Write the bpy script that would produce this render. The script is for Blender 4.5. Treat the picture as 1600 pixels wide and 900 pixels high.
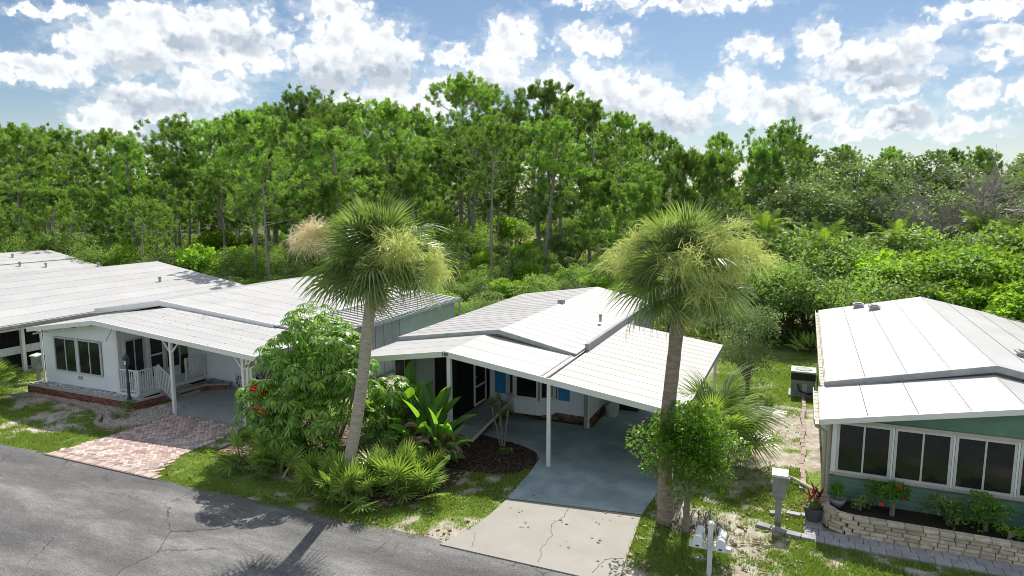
import bpy, math, random
import numpy as np
from math import radians as R, sin, cos, pi
from mathutils import Vector, Matrix, Euler
random.seed(7); RNG = np.random.RandomState(7)
scene = bpy.context.scene
for o in list(bpy.data.objects): bpy.data.objects.remove(o)
C = scene.collection

# ------------------------------------------------------------------ camera
cam_d = bpy.data.cameras.new('camera'); cam = bpy.data.objects.new('camera', cam_d); C.objects.link(cam)
cam_d.sensor_width = 36.0; cam_d.lens = 24.0; cam_d.clip_start = 0.2; cam_d.clip_end = 3000
cam.location = (0, 0, 7.6); cam.rotation_euler = (R(90 - 7.739), 0, R(23.22))
scene.camera = cam

# ------------------------------------------------------------------ light, sky, exposure
SUN_DIR = Vector((-0.07, 0.85, 1.0)).normalized()          # towards the sun: high, behind the houses
sun_d = bpy.data.lights.new('sun', 'SUN'); sun = bpy.data.objects.new('sun', sun_d); C.objects.link(sun)
sun_d.energy = 4.8; sun_d.angle = R(0.53); sun_d.color = (1.0, 0.94, 0.84)
sun.rotation_euler = (-SUN_DIR).to_track_quat('-Z', 'Y').to_euler()
sun.location = (0, 40, 60)
vs = scene.view_settings; vs.view_transform = 'Standard'; vs.look = 'None'; vs.exposure = 0.40; vs.gamma = 1.0
vs.use_curve_mapping = False
cy = scene.cycles
cy.max_bounces = 6; cy.diffuse_bounces = 4; cy.glossy_bounces = 2; cy.transmission_bounces = 4; cy.transparent_max_bounces = 8
cy.filter_width = 0.95
cy.caustics_reflective = False; cy.caustics_refractive = False

world = bpy.data.worlds.new('World'); scene.world = world; world.use_nodes = True
def build_world():
    nt = world.node_tree; nt.nodes.clear(); N = nt.nodes.new; L = nt.links.new
    def math_(op, a=None, b=None, c=None):
        n = N('ShaderNodeMath'); n.operation = op
        for i, x in enumerate((a, b, c)):
            if x is None: continue
            if isinstance(x, (int, float)): n.inputs[i].default_value = x
            else: L(x, n.inputs[i])
        return n.outputs[0]
    def vmath(op, a, b=None, c=None, out=0):
        n = N('ShaderNodeVectorMath'); n.operation = op
        for i, x in enumerate((a, b, c)):
            if x is None: continue
            if isinstance(x, tuple): n.inputs[i].default_value = x
            else: L(x, n.inputs[i])
        return n.outputs[out]
    def smooth(x, lo, hi, a=0.0, b=1.0):
        n = N('ShaderNodeMapRange'); n.interpolation_type = 'SMOOTHSTEP'; L(x, n.inputs[0])
        n.inputs[1].default_value = lo; n.inputs[2].default_value = hi; n.inputs[3].default_value = a; n.inputs[4].default_value = b
        return n.outputs[0]
    tc = N('ShaderNodeTexCoord'); d = vmath('NORMALIZE', tc.outputs['Generated'])
    sp = N('ShaderNodeSeparateXYZ'); L(d, sp.inputs[0])
    u = math_('MULTIPLY', math_('ARCTAN2', sp.outputs[0], sp.outputs[1]), 180 / pi)
    v = math_('MULTIPLY', math_('ARCSINE', sp.outputs[2]), 180 / pi)
    cb = N('ShaderNodeCombineXYZ'); L(u, cb.inputs[0]); L(v, cb.inputs[1])
    P0 = cb.outputs[0]
    def noise(vec, scale, detail, rough=.55, sc=(1, 1, 1)):
        n = N('ShaderNodeTexNoise'); n.noise_dimensions = '2D'; n.inputs['Scale'].default_value = scale; n.inputs['Detail'].default_value = detail
        n.inputs['Roughness'].default_value = rough; L(vmath('MULTIPLY', vec, sc), n.inputs['Vector']); return n
    w1 = noise(P0, .45, 2); w2 = noise(P0, 1.7, 4)
    P = vmath('MULTIPLY_ADD', vmath('SUBTRACT', w1.outputs['Color'], (.5, .5, .5)), (3.2, 2.0, 0), P0)
    P = vmath('MULTIPLY_ADD', vmath('SUBTRACT', w2.outputs['Color'], (.5, .5, .5)), (1.25, 1.0, 0), P)
    P = vmath('MULTIPLY', P, (1, 1, 0))
    CL = [(-47.9,11.2,6.7,2.5),(-43.8,10.9,3.5,2.1),(-52.4,10.3,3.5,2.3),(-57.2,8.4,3.5,1.0),(-49.3,12.6,3.2,1.3),(-45.9,12.8,4.1,1.4),(-49.9,6.7,4.5,1.6),(-46.4,7.8,2.8,1.8),(-52.8,5.3,2.4,1.2),(-35.7,11.4,4.3,2.9),(-37.7,9.9,3.2,2.2),(-33.0,10.5,2.6,2.4),(-37.1,14.2,2.7,1.2),(-34.1,7.3,4.6,1.8),(-28.1,11.0,1.7,1.0),(-23.5,12.2,2.5,1.8),(-24.3,9.9,3.2,1.9),(-16.8,12.2,3.3,1.2),(-20.1,8.7,3.1,1.9),(-15.7,7.9,4.3,2.5),(-17.5,10.1,1.0,1.0),(-12.9,7.7,3.0,2.0),(-9.9,6.4,3.4,1.9),(-5.8,8.1,2.0,1.7),(-3.4,6.7,2.8,1.6),(-0.7,7.0,2.0,1.3),(-4.4,10.9,2.2,0.8),(0.4,11.2,1.5,1.5),(2.8,9.6,3.3,1.6),(6.2,10.0,2.7,1.8),(7.1,11.2,1.7,0.9),(4.6,7.8,2.8,1.1),(10.1,12.3,3.1,0.6),(11.3,10.5,1.6,1.0),(12.8,9.8,1.3,1.2),(10.5,9.2,1.2,0.6),(10.0,6.8,1.8,1.0),(12.7,6.5,0.9,1.0),(5.5,5.5,2.8,1.0),(9.8,4.7,3.0,0.8),(2.7,4.6,2.5,0.6),(-8.7,14.4,5.4,0.6),(-15.6,15.0,4.0,0.4),(0.9,6.0,2.4,1.0),(-28.9,7.9,3.1,2.0),(-55.3,12.4,1.1,0.4),(-56.8,11.9,2.2,0.4)]
    GR = [(-51.3,9.2,1.8,0.6),(-47.9,10.9,1.3,0.5),(-49.9,6.5,2.6,0.6),(-44.0,11.1,1.4,0.6),(-38.0,8.9,2.5,0.9),(-33.5,9.5,1.8,0.9),(-24.3,8.0,2.1,0.7),(-9.8,5.3,2.0,0.6),(-0.9,6.1,1.3,0.5),(4.1,9.1,2.4,0.5),(5.4,8.0,2.0,0.4),(6.3,5.4,1.4,0.4),(-15.9,6.2,2.6,0.7),(9.4,10.4,1.1,0.3)]
    def field(blobs, k):
        acc = None
        for (cx, cy_, rx, ry) in blobs:
            q = vmath('MULTIPLY_ADD', P, (1 / rx, 1 / ry, 0), (-cx / rx, -cy_ / ry, 0))
            l = vmath('LENGTH', q, out=1)
            acc = l if acc is None else math_('SMOOTH_MIN', acc, l, k)
        return math_('SUBTRACT', 1.0, acc)
    F = field(CL, .12)
    # the same cumulus go on round the rest of the sky
    outside = math_('MAXIMUM', smooth(math_('ABSOLUTE', math_('ADD', u, 22.0)), 36.5, 41.0), smooth(v, 15.6, 18.0))
    g = noise(P0, .05, 4, .5, (1, 1.6, 1))
    Fg = math_('MULTIPLY', math_('SUBTRACT', g.outputs[0], .515), 5.0)
    Fg = math_('ADD', Fg, math_('MULTIPLY', math_('SUBTRACT', outside, 1.0), 3.0))
    F = math_('MAXIMUM', F, Fg)
    def puff(vec):
        fn = noise(vec, 1.1, 6, .58, (1, 1.2, 1)); out = math_('MULTIPLY', math_('SUBTRACT', fn.outputs[0], .5), .62)
        for sc, am in ((.62, .62), (1.7, .30)):
            vo = N('ShaderNodeTexVoronoi'); vo.voronoi_dimensions = '2D'; vo.feature = 'SMOOTH_F1'; vo.inputs['Scale'].default_value = sc; vo.inputs['Smoothness'].default_value = .22
            L(vec, vo.inputs['Vector']); out = math_('ADD', out, math_('MULTIPLY', math_('SUBTRACT', .45, vo.outputs['Distance']), am))
        return out
    Pw = vmath('MULTIPLY_ADD', vmath('SUBTRACT', w2.outputs['Color'], (.5, .5, .5)), (.5, .4, 0), P0)
    b0 = puff(Pw)
    def soft(vec):
        fn = noise(vec, .75, 3, .5, (1, 1.2, 1)); vo = N('ShaderNodeTexVoronoi'); vo.voronoi_dimensions = '2D'; vo.feature = 'SMOOTH_F1'; vo.inputs['Scale'].default_value = .62; vo.inputs['Smoothness'].default_value = .45
        L(vec, vo.inputs['Vector']); return math_('ADD', math_('MULTIPLY', fn.outputs[0], .7), math_('MULTIPLY', vo.outputs['Distance'], -.55))
    s0 = soft(Pw); s1 = soft(vmath('ADD', Pw, (.3, .8, 0)))
    dens = math_('ADD', F, b0)
    dens = math_('ADD', dens, -.10); alpha = smooth(dens, -.17, .24)
    wisp = noise(P0, .5, 5, .65, (1, 2.2, 1))
    alpha = math_('MAXIMUM', alpha, math_('MULTIPLY', smooth(math_('ADD', F, math_('MULTIPLY', math_('SUBTRACT', wisp.outputs[0], .5), 1.6)), -.55, .45), .42))
    low = smooth(v, 7.5, 2.0)
    alpha = math_('MAXIMUM', alpha, math_('MULTIPLY', low, .22))
    belly = smooth(math_('ADD', field(GR, .3), math_('MULTIPLY', math_('SUBTRACT', w2.outputs[0], .5), 1.2)), -1.1, .6)
    thick = smooth(dens, .05, .7)
    fold = smooth(math_('SUBTRACT', s1, s0), -.12, .36)
    gen = math_('MULTIPLY', thick, math_('MULTIPLY', fold, .60))
    dark = math_('MINIMUM', math_('ADD', math_('MULTIPLY', belly, .75), gen), 1.0)
    cm = N('ShaderNodeMix'); cm.data_type = 'RGBA'; L(dark, cm.inputs[0])
    cm.inputs[6].default_value = (.95, .98, 1.0, 1); cm.inputs[7].default_value = (.47, .54, .63, 1)
    sky = N('ShaderNodeTexSky'); sky.sky_type = 'NISHITA'; sky.sun_disc = False
    sky.sun_elevation = R(49.5); sky.sun_rotation = R(-4.7); sky.altitude = 0; sky.air_density = 1.0; sky.dust_density = .3; sky.ozone_density = 3.0
    b1 = N('ShaderNodeBackground'); L(sky.outputs[0], b1.inputs[0]); b1.inputs[1].default_value = SKY_STRENGTH
    b2 = N('ShaderNodeBackground'); L(cm.outputs[2], b2.inputs[0]); b2.inputs[1].default_value = .80
    mx = N('ShaderNodeMixShader'); L(alpha, mx.inputs[0]); L(b1.outputs[0], mx.inputs[1]); L(b2.outputs[0], mx.inputs[2])
    out = N('ShaderNodeOutputWorld'); L(mx.outputs[0], out.inputs[0])
    world.cycles.sampling_method = 'MANUAL'; world.cycles.sample_map_resolution = 512
SKY_STRENGTH = 0.068
build_world()

# ------------------------------------------------------------------ helpers
ORG = {}
class MB:
    """collects faces in world space and links them as ONE mesh object"""
    def __init__(s): s.v = []; s.f = []
    def poly(s, pts):
        n = len(s.v); s.v += [tuple(p) for p in pts]; s.f.append(tuple(range(n, n + len(pts))))
    def slab(s, pts, th):
        """polygon (seen counter-clockwise from above) with thickness th downwards"""
        n = len(s.v); k = len(pts)
        s.v += [tuple(p) for p in pts] + [(p[0], p[1], p[2] - th) for p in pts]
        s.f.append(tuple(range(n, n + k))); s.f.append(tuple(range(n + 2 * k - 1, n + k - 1, -1)))
        for i in range(k):
            j = (i + 1) % k; s.f.append((n + i, n + k + i, n + k + j, n + j))
    def box(s, x0, y0, z0, x1, y1, z1):
        s.slab([(x0, y0, z1), (x1, y0, z1), (x1, y1, z1), (x0, y1, z1)], z1 - z0)
    def obox(s, o, u, v, w):
        """box from corner o along three edge vectors"""
        o, u, v, w = Vector(o), Vector(u), Vector(v), Vector(w)
        n = len(s.v)
        for c in ((0, 0, 0), (1, 0, 0), (1, 1, 0), (0, 1, 0), (0, 0, 1), (1, 0, 1), (1, 1, 1), (0, 1, 1)):
            s.v.append(tuple(o + u * c[0] + v * c[1] + w * c[2]))
        fs = [(0, 3, 2, 1), (4, 5, 6, 7), (0, 1, 5, 4), (1, 2, 6, 5), (2, 3, 7, 6), (3, 0, 4, 7)]
        if u.cross(v).dot(w) < 0: fs = [f[::-1] for f in fs]
        s.f += [tuple(n + i for i in f) for f in fs]
    def bar(s, a, b, w, h=None):
        """square bar from a to b"""
        a, b = Vector(a), Vector(b); d = (b - a).normalized(); h = h or w
        x = d.cross(Vector((0, 0, 1)))
        if x.length < .01: x = Vector((1, 0, 0))
        x.normalize(); y = d.cross(x).normalized()
        s.obox(a - x * w / 2 - y * h / 2, x * w, y * h, b - a)
    def tube(s, pts, rad, n=8, cap=True, jit=0):
        pts = [Vector(p) for p in pts]; base = len(s.v); m = len(pts)
        if isinstance(rad, (int, float)): rad = [rad] * m
        ref = None
        for i, p in enumerate(pts):
            d = (pts[min(i + 1, m - 1)] - pts[max(i - 1, 0)]).normalized()
            if ref is None:
                ref = d.cross(Vector((0, 0, 1)) if abs(d.z) < .95 else Vector((1, 0, 0))).normalized()
            x = (ref - d * ref.dot(d)).normalized(); ref = x; y = d.cross(x)
            for k in range(n):
                a = 2 * pi * k / n; r = rad[i] * (1 + (random.uniform(-jit, jit) if jit else 0))
                s.v.append(tuple(p + x * cos(a) * r + y * sin(a) * r))
        for i in range(m - 1):
            for k in range(n):
                a = base + i * n + k; b = base + i * n + (k + 1) % n
                s.f.append((a, b, b + n, a + n))
        if cap:
            s.f.append(tuple(base + k for k in range(n - 1, -1, -1))); s.f.append(tuple(base + (m - 1) * n + k for k in range(n)))
    def lathe(s, o, prof, n=16):
        base = len(s.v)
        for (r, z) in prof:
            for k in range(n):
                a = 2 * pi * k / n; s.v.append((o[0] + r * cos(a), o[1] + r * sin(a), o[2] + z))
        for i in range(len(prof) - 1):
            for k in range(n):
                a = base + i * n + k; b = base + i * n + (k + 1) % n
                s.f.append((a, b, b + n, a + n))
    def mesh(s, name, mat, org=(0, 0, 0), smooth=False):
        me = bpy.data.meshes.new(name)
        me.from_pydata([(a - org[0], b - org[1], c - org[2]) for a, b, c in s.v], [], s.f)
        if mat: me.materials.append(mat)
        if smooth: me.polygons.foreach_set('use_smooth', [True] * len(me.polygons))
        me.update(); return me
    def build(s, name, mat, parent=None, smooth=False, origin=None):
        """a child keeps its thing's origin; with origin it is placed there in the world"""
        org = ORG.get(parent.name, (0, 0, 0)) if parent else (origin or (0, 0, 0))
        me = s.mesh(name, mat, org, smooth)
        o = bpy.data.objects.new(name, me); C.objects.link(o); o.parent = parent
        if not parent and origin: o.location = origin
        ORG[o.name] = org
        return o
def fast_mesh(name, V, F, mat):
    """numpy verts and equal-sized faces -> mesh"""
    me = bpy.data.meshes.new(name); V = np.asarray(V, np.float32); F = np.asarray(F, np.int32); k = F.shape[1]
    me.vertices.add(len(V)); me.vertices.foreach_set('co', V.ravel())
    me.loops.add(F.size); me.loops.foreach_set('vertex_index', F.ravel())
    me.polygons.add(len(F)); me.polygons.foreach_set('loop_start', np.arange(0, F.size, k, dtype=np.int32))
    me.polygons.foreach_set('loop_total', np.full(len(F), k, np.int32))
    if mat: me.materials.append(mat)
    me.update(calc_edges=True); me.validate(); return me
def put(me, name, parent=None, loc=None, M=None):
    o = bpy.data.objects.new(name, me); C.objects.link(o); o.parent = parent
    if M is not None: o.matrix_local = M
    elif loc is not None: o.location = loc
    return o
def tag(o, label=None, cat=None, group=None, kind=None):
    if label: o['label'] = label
    if cat: o['category'] = cat
    if group: o['group'] = group
    if kind: o['kind'] = kind
    return o
def thing(name, label, cat, loc=(0, 0, 0), group=None, rz=0):
    o = bpy.data.objects.new(name, None); C.objects.link(o); o.location = loc; o.rotation_euler = (0, 0, rz)
    o.empty_display_size = .2; ORG[o.name] = tuple(loc)
    return tag(o, label, cat, group)
def struct(o): o['kind'] = 'structure'; return o

# value noise, for ground cover that mesh and grass share
_tab = np.random.RandomState(3).rand(256, 256)
def vnoise(x, y):
    xi = np.floor(x).astype(int); yi = np.floor(y).astype(int); fx = x - xi; fy = y - yi
    fx = fx * fx * (3 - 2 * fx); fy = fy * fy * (3 - 2 * fy)
    a = _tab[xi % 256, yi % 256]; b = _tab[(xi + 1) % 256, yi % 256]; c = _tab[xi % 256, (yi + 1) % 256]; d = _tab[(xi + 1) % 256, (yi + 1) % 256]
    return (a * (1 - fx) + b * fx) * (1 - fy) + (c * (1 - fx) + d * fx) * fy
def fbm(x, y, s, octs=4, seed=0):
    t = 0; amp = 1; tot = 0
    for i in range(octs):
        t = t + amp * vnoise(x * s + seed * 13.7 + i * 5.1, y * s + seed * 7.3 + i * 9.7); tot += amp; amp *= .55; s *= 2.05
    return t / tot

# ------------------------------------------------------------------ materials
def nodes_of(name):
    m = bpy.data.materials.new(name); m.use_nodes = True; nt = m.node_tree; nt.nodes.clear()
    return m, nt, nt.nodes.new, nt.links.new
def rgb(c): return (c[0], c[1], c[2], 1)
def mat(name, c1, c2=None, rough=.7, scale=3., sc=(1, 1, 1), detail=5, lo=.35, hi=.65, bump=0., bscale=60., spec=.3, metal=0., rnd=0., c3=None, s3=.6, island=0.):
    """two-tone noise paint, optional third large-scale tone, fine bump and per-piece value shift"""
    m, nt, N, L = nodes_of(name)
    geo = N('ShaderNodeNewGeometry'); mp = N('ShaderNodeMapping'); L(geo.outputs['Position'], mp.inputs[0]); mp.inputs['Scale'].default_value = sc
    p = N('ShaderNodeBsdfPrincipled'); out = N('ShaderNodeOutputMaterial'); L(p.outputs[0], out.inputs[0])
    p.inputs['Roughness'].default_value = rough; p.inputs['Specular IOR Level'].default_value = spec; p.inputs['Metallic'].default_value = metal
    col = None
    n = N('ShaderNodeTexNoise'); n.inputs['Scale'].default_value = scale; n.inputs['Detail'].default_value = detail; n.inputs['Roughness'].default_value = .6; L(mp.outputs[0], n.inputs[0])
    r = N('ShaderNodeValToRGB'); L(n.outputs[0], r.inputs[0])
    r.color_ramp.elements[0].position = lo; r.color_ramp.elements[1].position = hi
    r.color_ramp.elements[0].color = rgb(c1); r.color_ramp.elements[1].color = rgb(c2 or [x * .86 for x in c1]); col = r.outputs[0]
    if c3:
        n2 = N('ShaderNodeTexNoise'); n2.inputs['Scale'].default_value = s3; n2.inputs['Detail'].default_value = 4; L(geo.outputs['Position'], n2.inputs[0])
        mr = N('ShaderNodeMapRange'); L(n2.outputs[0], mr.inputs[0]); mr.inputs[1].default_value = .45; mr.inputs[2].default_value = .7
        mx = N('ShaderNodeMix'); mx.data_type = 'RGBA'; L(mr.outputs[0], mx.inputs[0]); L(col, mx.inputs[6]); mx.inputs[7].default_value = rgb(c3); col = mx.outputs[2]
    if rnd or island:
        oi = N('ShaderNodeObjectInfo'); val = oi.outputs['Random']
        amt = rnd or island
        if island:
            ad = N('ShaderNodeMath'); ad.operation = 'ADD'; L(val, ad.inputs[0]); L(geo.outputs['Random Per Island'], ad.inputs[1])
            fr = N('ShaderNodeMath'); fr.operation = 'FRACT'; L(ad.outputs[0], fr.inputs[0]); val = fr.outputs[0]
        mr = N('ShaderNodeMapRange'); L(val, mr.inputs[0]); mr.inputs[3].default_value = 1 - amt; mr.inputs[4].default_value = 1 + amt
        mx = N('ShaderNodeVectorMath'); mx.operation = 'SCALE'; L(col, mx.inputs[0]); L(mr.outputs[0], mx.inputs['Scale']); col = mx.outputs[0]
    L(col, p.inputs['Base Color'])
    if bump:
        n3 = N('ShaderNodeTexNoise'); n3.inputs['Scale'].default_value = bscale; n3.inputs['Detail'].default_value = 4; L(mp.outputs[0], n3.inputs[0])
        b = N('ShaderNodeBump'); b.inputs['Strength'].default_value = bump; b.inputs['Distance'].default_value = .02; L(n3.outputs[0], b.inputs['Height']); L(b.outputs[0], p.inputs['Normal'])
    return m
def leafmat(name, dark, light, trans, tf=.4, rough=.5, spec=.25, objvar=.25, clump=0):
    """leaf: tone differs leaf by leaf and plant by plant, light shines through it"""
    m, nt, N, L = nodes_of(name)
    geo = N('ShaderNodeNewGeometry'); oi = N('ShaderNodeObjectInfo')
    ad = N('ShaderNodeMath'); ad.operation = 'ADD'; L(geo.outputs['Random Per Island'], ad.inputs[0]); L(oi.outputs['Random'], ad.inputs[1])
    fr = N('ShaderNodeMath'); fr.operation = 'FRACT'; L(ad.outputs[0], fr.inputs[0])
    if clump:                                             # light and dark clumps put into the colour, like sunlit and shaded tufts
        cn = N('ShaderNodeTexNoise'); cn.inputs['Scale'].default_value = clump; cn.inputs['Detail'].default_value = 2; L(geo.outputs['Position'], cn.inputs[0])
        cr = N('ShaderNodeMapRange'); L(cn.outputs[0], cr.inputs[0]); cr.inputs[1].default_value = .36; cr.inputs[2].default_value = .64
        bl = N('ShaderNodeMix'); bl.inputs[0].default_value = .75; L(fr.outputs[0], bl.inputs[2]); L(cr.outputs[0], bl.inputs[3]); fr = bl
    def pick(a, b):
        mx = N('ShaderNodeMix'); mx.data_type = 'RGBA'; L(fr.outputs[0], mx.inputs[0]); mx.inputs[6].default_value = rgb(a); mx.inputs[7].default_value = rgb(b)
        mr = N('ShaderNodeMapRange'); L(oi.outputs['Random'], mr.inputs[0]); mr.inputs[3].default_value = 1 - objvar; mr.inputs[4].default_value = 1 + objvar
        sc = N('ShaderNodeVectorMath'); sc.operation = 'SCALE'; L(mx.outputs[2], sc.inputs[0]); L(mr.outputs[0], sc.inputs['Scale']); return sc.outputs[0]
    p = N('ShaderNodeBsdfPrincipled'); L(pick(dark, light), p.inputs['Base Color']); p.inputs['Roughness'].default_value = rough; p.inputs['Specular IOR Level'].default_value = spec
    t = N('ShaderNodeBsdfTranslucent'); L(pick([x * .75 for x in trans], trans), t.inputs[0])
    ms = N('ShaderNodeMixShader'); ms.inputs[0].default_value = tf; L(p.outputs[0], ms.inputs[1]); L(t.outputs[0], ms.inputs[2])
    out = N('ShaderNodeOutputMaterial'); L(ms.outputs[0], out.inputs[0])
    return m

m_white = mat('white_paint', (.86, .89, .93), (.80, .83, .87), .45, 1.2, bump=.05)
m_trim = mat('white_trim', (.82, .82, .82), (.76, .77, .78), .4, 2)
m_roof = mat('roof_white', (.475, .475, .48), (.37, .37, .38), .5, 1.4, (.6, .6, 1), lo=.42, hi=.85, rnd=.04, c3=(.42, .42, .43), s3=.22, detail=9, bump=.04, bscale=6)
m_roof_old = mat('roof_weathered', (.44, .44, .45), (.33, .33, .34), .6, 1.6, (.5, 3, 1), lo=.38, hi=.68, rnd=.05, c3=(.38, .38, .39), s3=.4)
m_roof_mid = mat('roof_carport', (.455, .45, .45), (.33, .325, .32), .55, 1.4, (.5, 4, 1), lo=.45, hi=.8, rnd=.04, c3=(.39, .39, .39), s3=.3)
m_seal = mat('roof_sealant', (.36, .37, .38), (.22, .23, .24), .6, 3)
m_gut = mat('gutter_grey', (.42, .43, .43), (.30, .31, .31), .5, 4)
m_dark = mat('soffit_dark', (.10, .105, .11), (.06, .065, .07), .8, 4)
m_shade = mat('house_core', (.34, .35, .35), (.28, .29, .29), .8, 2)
m_green = mat('sage_siding', (.15, .275, .215), (.115, .215, .17), .6, 2.5, rnd=.06)
m_green2 = mat('pale_sage_siding', (.44, .56, .56), (.38, .49, .49), .6, 2.5, rnd=.05)
m_grey = mat('grey_blue_panel', (.36, .42, .46), (.30, .36, .40), .55, 3)
m_beige = mat('beige_trim', (.52, .48, .42), (.45, .42, .37), .6, 3)
m_alu = mat('aluminium_frame', (.62, .64, .66), (.52, .54, .57), .35, 5, spec=.5)
m_blue = mat('blue_shutter', (.055, .30, .62), (.045, .24, .52), .5, 5)
m_pale = mat('pale_blue_siding', (.82, .88, .94), (.75, .81, .87), .55, 3, rnd=.03)
m_brick = mat('red_brick', (.30, .115, .075), (.19, .075, .055), .85, 12, island=.35, bump=.2)
m_brick2 = mat('mottled_brick', (.26, .13, .09), (.10, .065, .055), .85, 9, island=.55, bump=.2)
m_mortar = mat('mortar', (.34, .32, .30), (.24, .23, .22), .9, 10)
m_cap = mat('coping_stone', (.48, .46, .43), (.36, .35, .33), .8, 6, bump=.2)
m_paver = mat('pink_paver', (.56, .43, .39), (.43, .31, .28), .85, 5, island=.34, bump=.25, c3=(.50, .42, .39), s3=1.2)
m_walkp = mat('grey_paver', (.40, .39, .40), (.29, .29, .31), .85, 6, rnd=.12, bump=.2)
m_stone = mat('planter_block', (.66, .58, .46), (.45, .38, .29), .9, 7, rnd=.2, bump=.5, bscale=30)
m_pebble = mat('river_pebble', (.56, .51, .45), (.40, .36, .32), .8, 5, island=.35)
m_wpebble = mat('white_pebble', (.66, .66, .66), (.40, .41, .43), .8, 5, island=.35)
m_chip = mat('bark_chip', (.11, .075, .05), (.045, .032, .024), .9, 9, island=.6)
m_edge = mat('edging_concrete', (.42, .33, .29), (.31, .25, .22), .85, 5, rnd=.1, bump=.2)
m_bin = mat('bin_plastic', (.62, .63, .58), (.50, .51, .47), .55, 5)
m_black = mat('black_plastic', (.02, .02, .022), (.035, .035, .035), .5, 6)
m_metal = mat('pedestal_metal', (.30, .315, .325), (.24, .25, .26), .5, 5)
m_wood = mat('weathered_wood', (.30, .27, .24), (.18, .16, .14), .85, 4, (8, 1, 8))
m_ramp = mat('ramp_board', (.40, .43, .45), (.32, .35, .37), .7, 4, rnd=.06)
m_lamp = mat('lamp_metal', (.05, .085, .085), (.035, .06, .06), .4, 6)
m_terra = mat('pot_glaze', (.11, .125, .12), (.08, .09, .09), .5, 6)
m_bark = mat('pine_bark', (.46, .41, .39), (.22, .18, .165), .9, 2.2, (2.5, 2.5, .8), bump=.7, bscale=10, rnd=.2)
m_bark2 = mat('oak_bark', (.16, .14, .12), (.08, .07, .06), .9, 3, (3, 3, .8), bump=.5, bscale=14, rnd=.2)
m_dead = mat('dead_wood', (.36, .33, .31), (.24, .22, .21), .9, 5)
m_palmtrunk = mat('palm_trunk', (.56, .50, .43), (.32, .28, .24), .9, 2.4, (2, 2, 9), bump=.8, bscale=9, lo=.35, hi=.7)
m_palmtrunk2 = mat('dark_palm_trunk', (.38, .31, .265), (.20, .155, .13), .9, 2.4, (2, 2, 9), bump=.8, bscale=9, lo=.35, hi=.7)
m_boot = mat('palm_boot', (.22, .17, .11), (.10, .075, .05), .9, 6)
m_stem = mat('grey_stem', (.33, .28, .23), (.20, .17, .14), .9, 6)
m_glass = mat('dark_window_glass', (.012, .014, .016), (.02, .022, .024), .12, 3, spec=.45)
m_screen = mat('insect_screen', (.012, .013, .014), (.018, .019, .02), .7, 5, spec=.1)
m_label = mat('black_print', (.02, .02, .025), (.03, .03, .035), .6, 5)

l_pine = leafmat('pine_needles', (.028, .11, .028), (.37, .54, .11), (.44, .76, .08), .28, .5, .25, .28, clump=1.1)
l_oak = leafmat('oak_leaves', (.035, .10, .035), (.33, .40, .19), (.34, .52, .10), .26, .55, .2, .28, clump=1.3)
l_scrub = leafmat('scrub_leaves', (.05, .15, .03), (.38, .49, .15), (.42, .68, .08), .32, .55, .2, .3, clump=1.8)
l_bright = leafmat('bright_leaves', (.14, .29, .03), (.28, .44, .06), (.44, .74, .04), .42, .5, .2, .2, clump=2.0)
l_frond = leafmat('sabal_frond', (.055, .125, .04), (.34, .39, .20), (.36, .54, .08), .36, .33, .6, .2)
l_frondy = leafmat('palmetto_leaf', (.08, .20, .035), (.42, .50, .14), (.48, .70, .08), .33, .38, .45, .2)
l_queen = leafmat('queen_palm_leaf', (.11, .22, .035), (.23, .32, .07), (.36, .56, .05), .42, .5, .25, .15)
l_schef = leafmat('umbrella_leaf', (.035, .13, .022), (.32, .50, .09), (.40, .72, .05), .32, .36, .4, .25)
l_bop = leafmat('paddle_leaf', (.06, .17, .025), (.14, .30, .045), (.34, .68, .04), .42, .32, .5, .25)
l_deadleaf = leafmat('dead_leaf', (.30, .19, .11), (.55, .44, .34), (.40, .27, .15), .25, .7, .2, .25)
l_gard = leafmat('glossy_leaf', (.07, .20, .025), (.18, .36, .04), (.34, .62, .04), .42, .4, .3, .15)
l_tip = leafmat('young_leaf', (.30, .26, .06), (.38, .22, .06), (.45, .36, .05), .35, .4, .4, .2)
l_spray = leafmat('flower_spray', (.55, .62, .20), (.80, .82, .42), (.72, .80, .24), .45, .7, .1, .1)
l_dryspray = leafmat('dry_flower_spray', (.80, .68, .42), (.92, .86, .66), (.85, .74, .48), .4, .6, .2, .1)
l_grass = leafmat('grass_blade', (.14, .24, .045), (.34, .40, .11), (.36, .52, .07), .4, .6, .12, .0)
l_red = leafmat('red_flower', (.55, .02, .02), (.65, .06, .04), (.5, .03, .02), .25, .5, .3, .1)
l_ti = leafmat('ti_leaf', (.16, .02, .035), (.32, .04, .06), (.30, .03, .04), .3, .4, .4, .2)
l_orange = leafmat('orange_flower', (.62, .14, .05), (.60, .22, .10), (.5, .12, .04), .25, .5, .3, .1)

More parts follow.
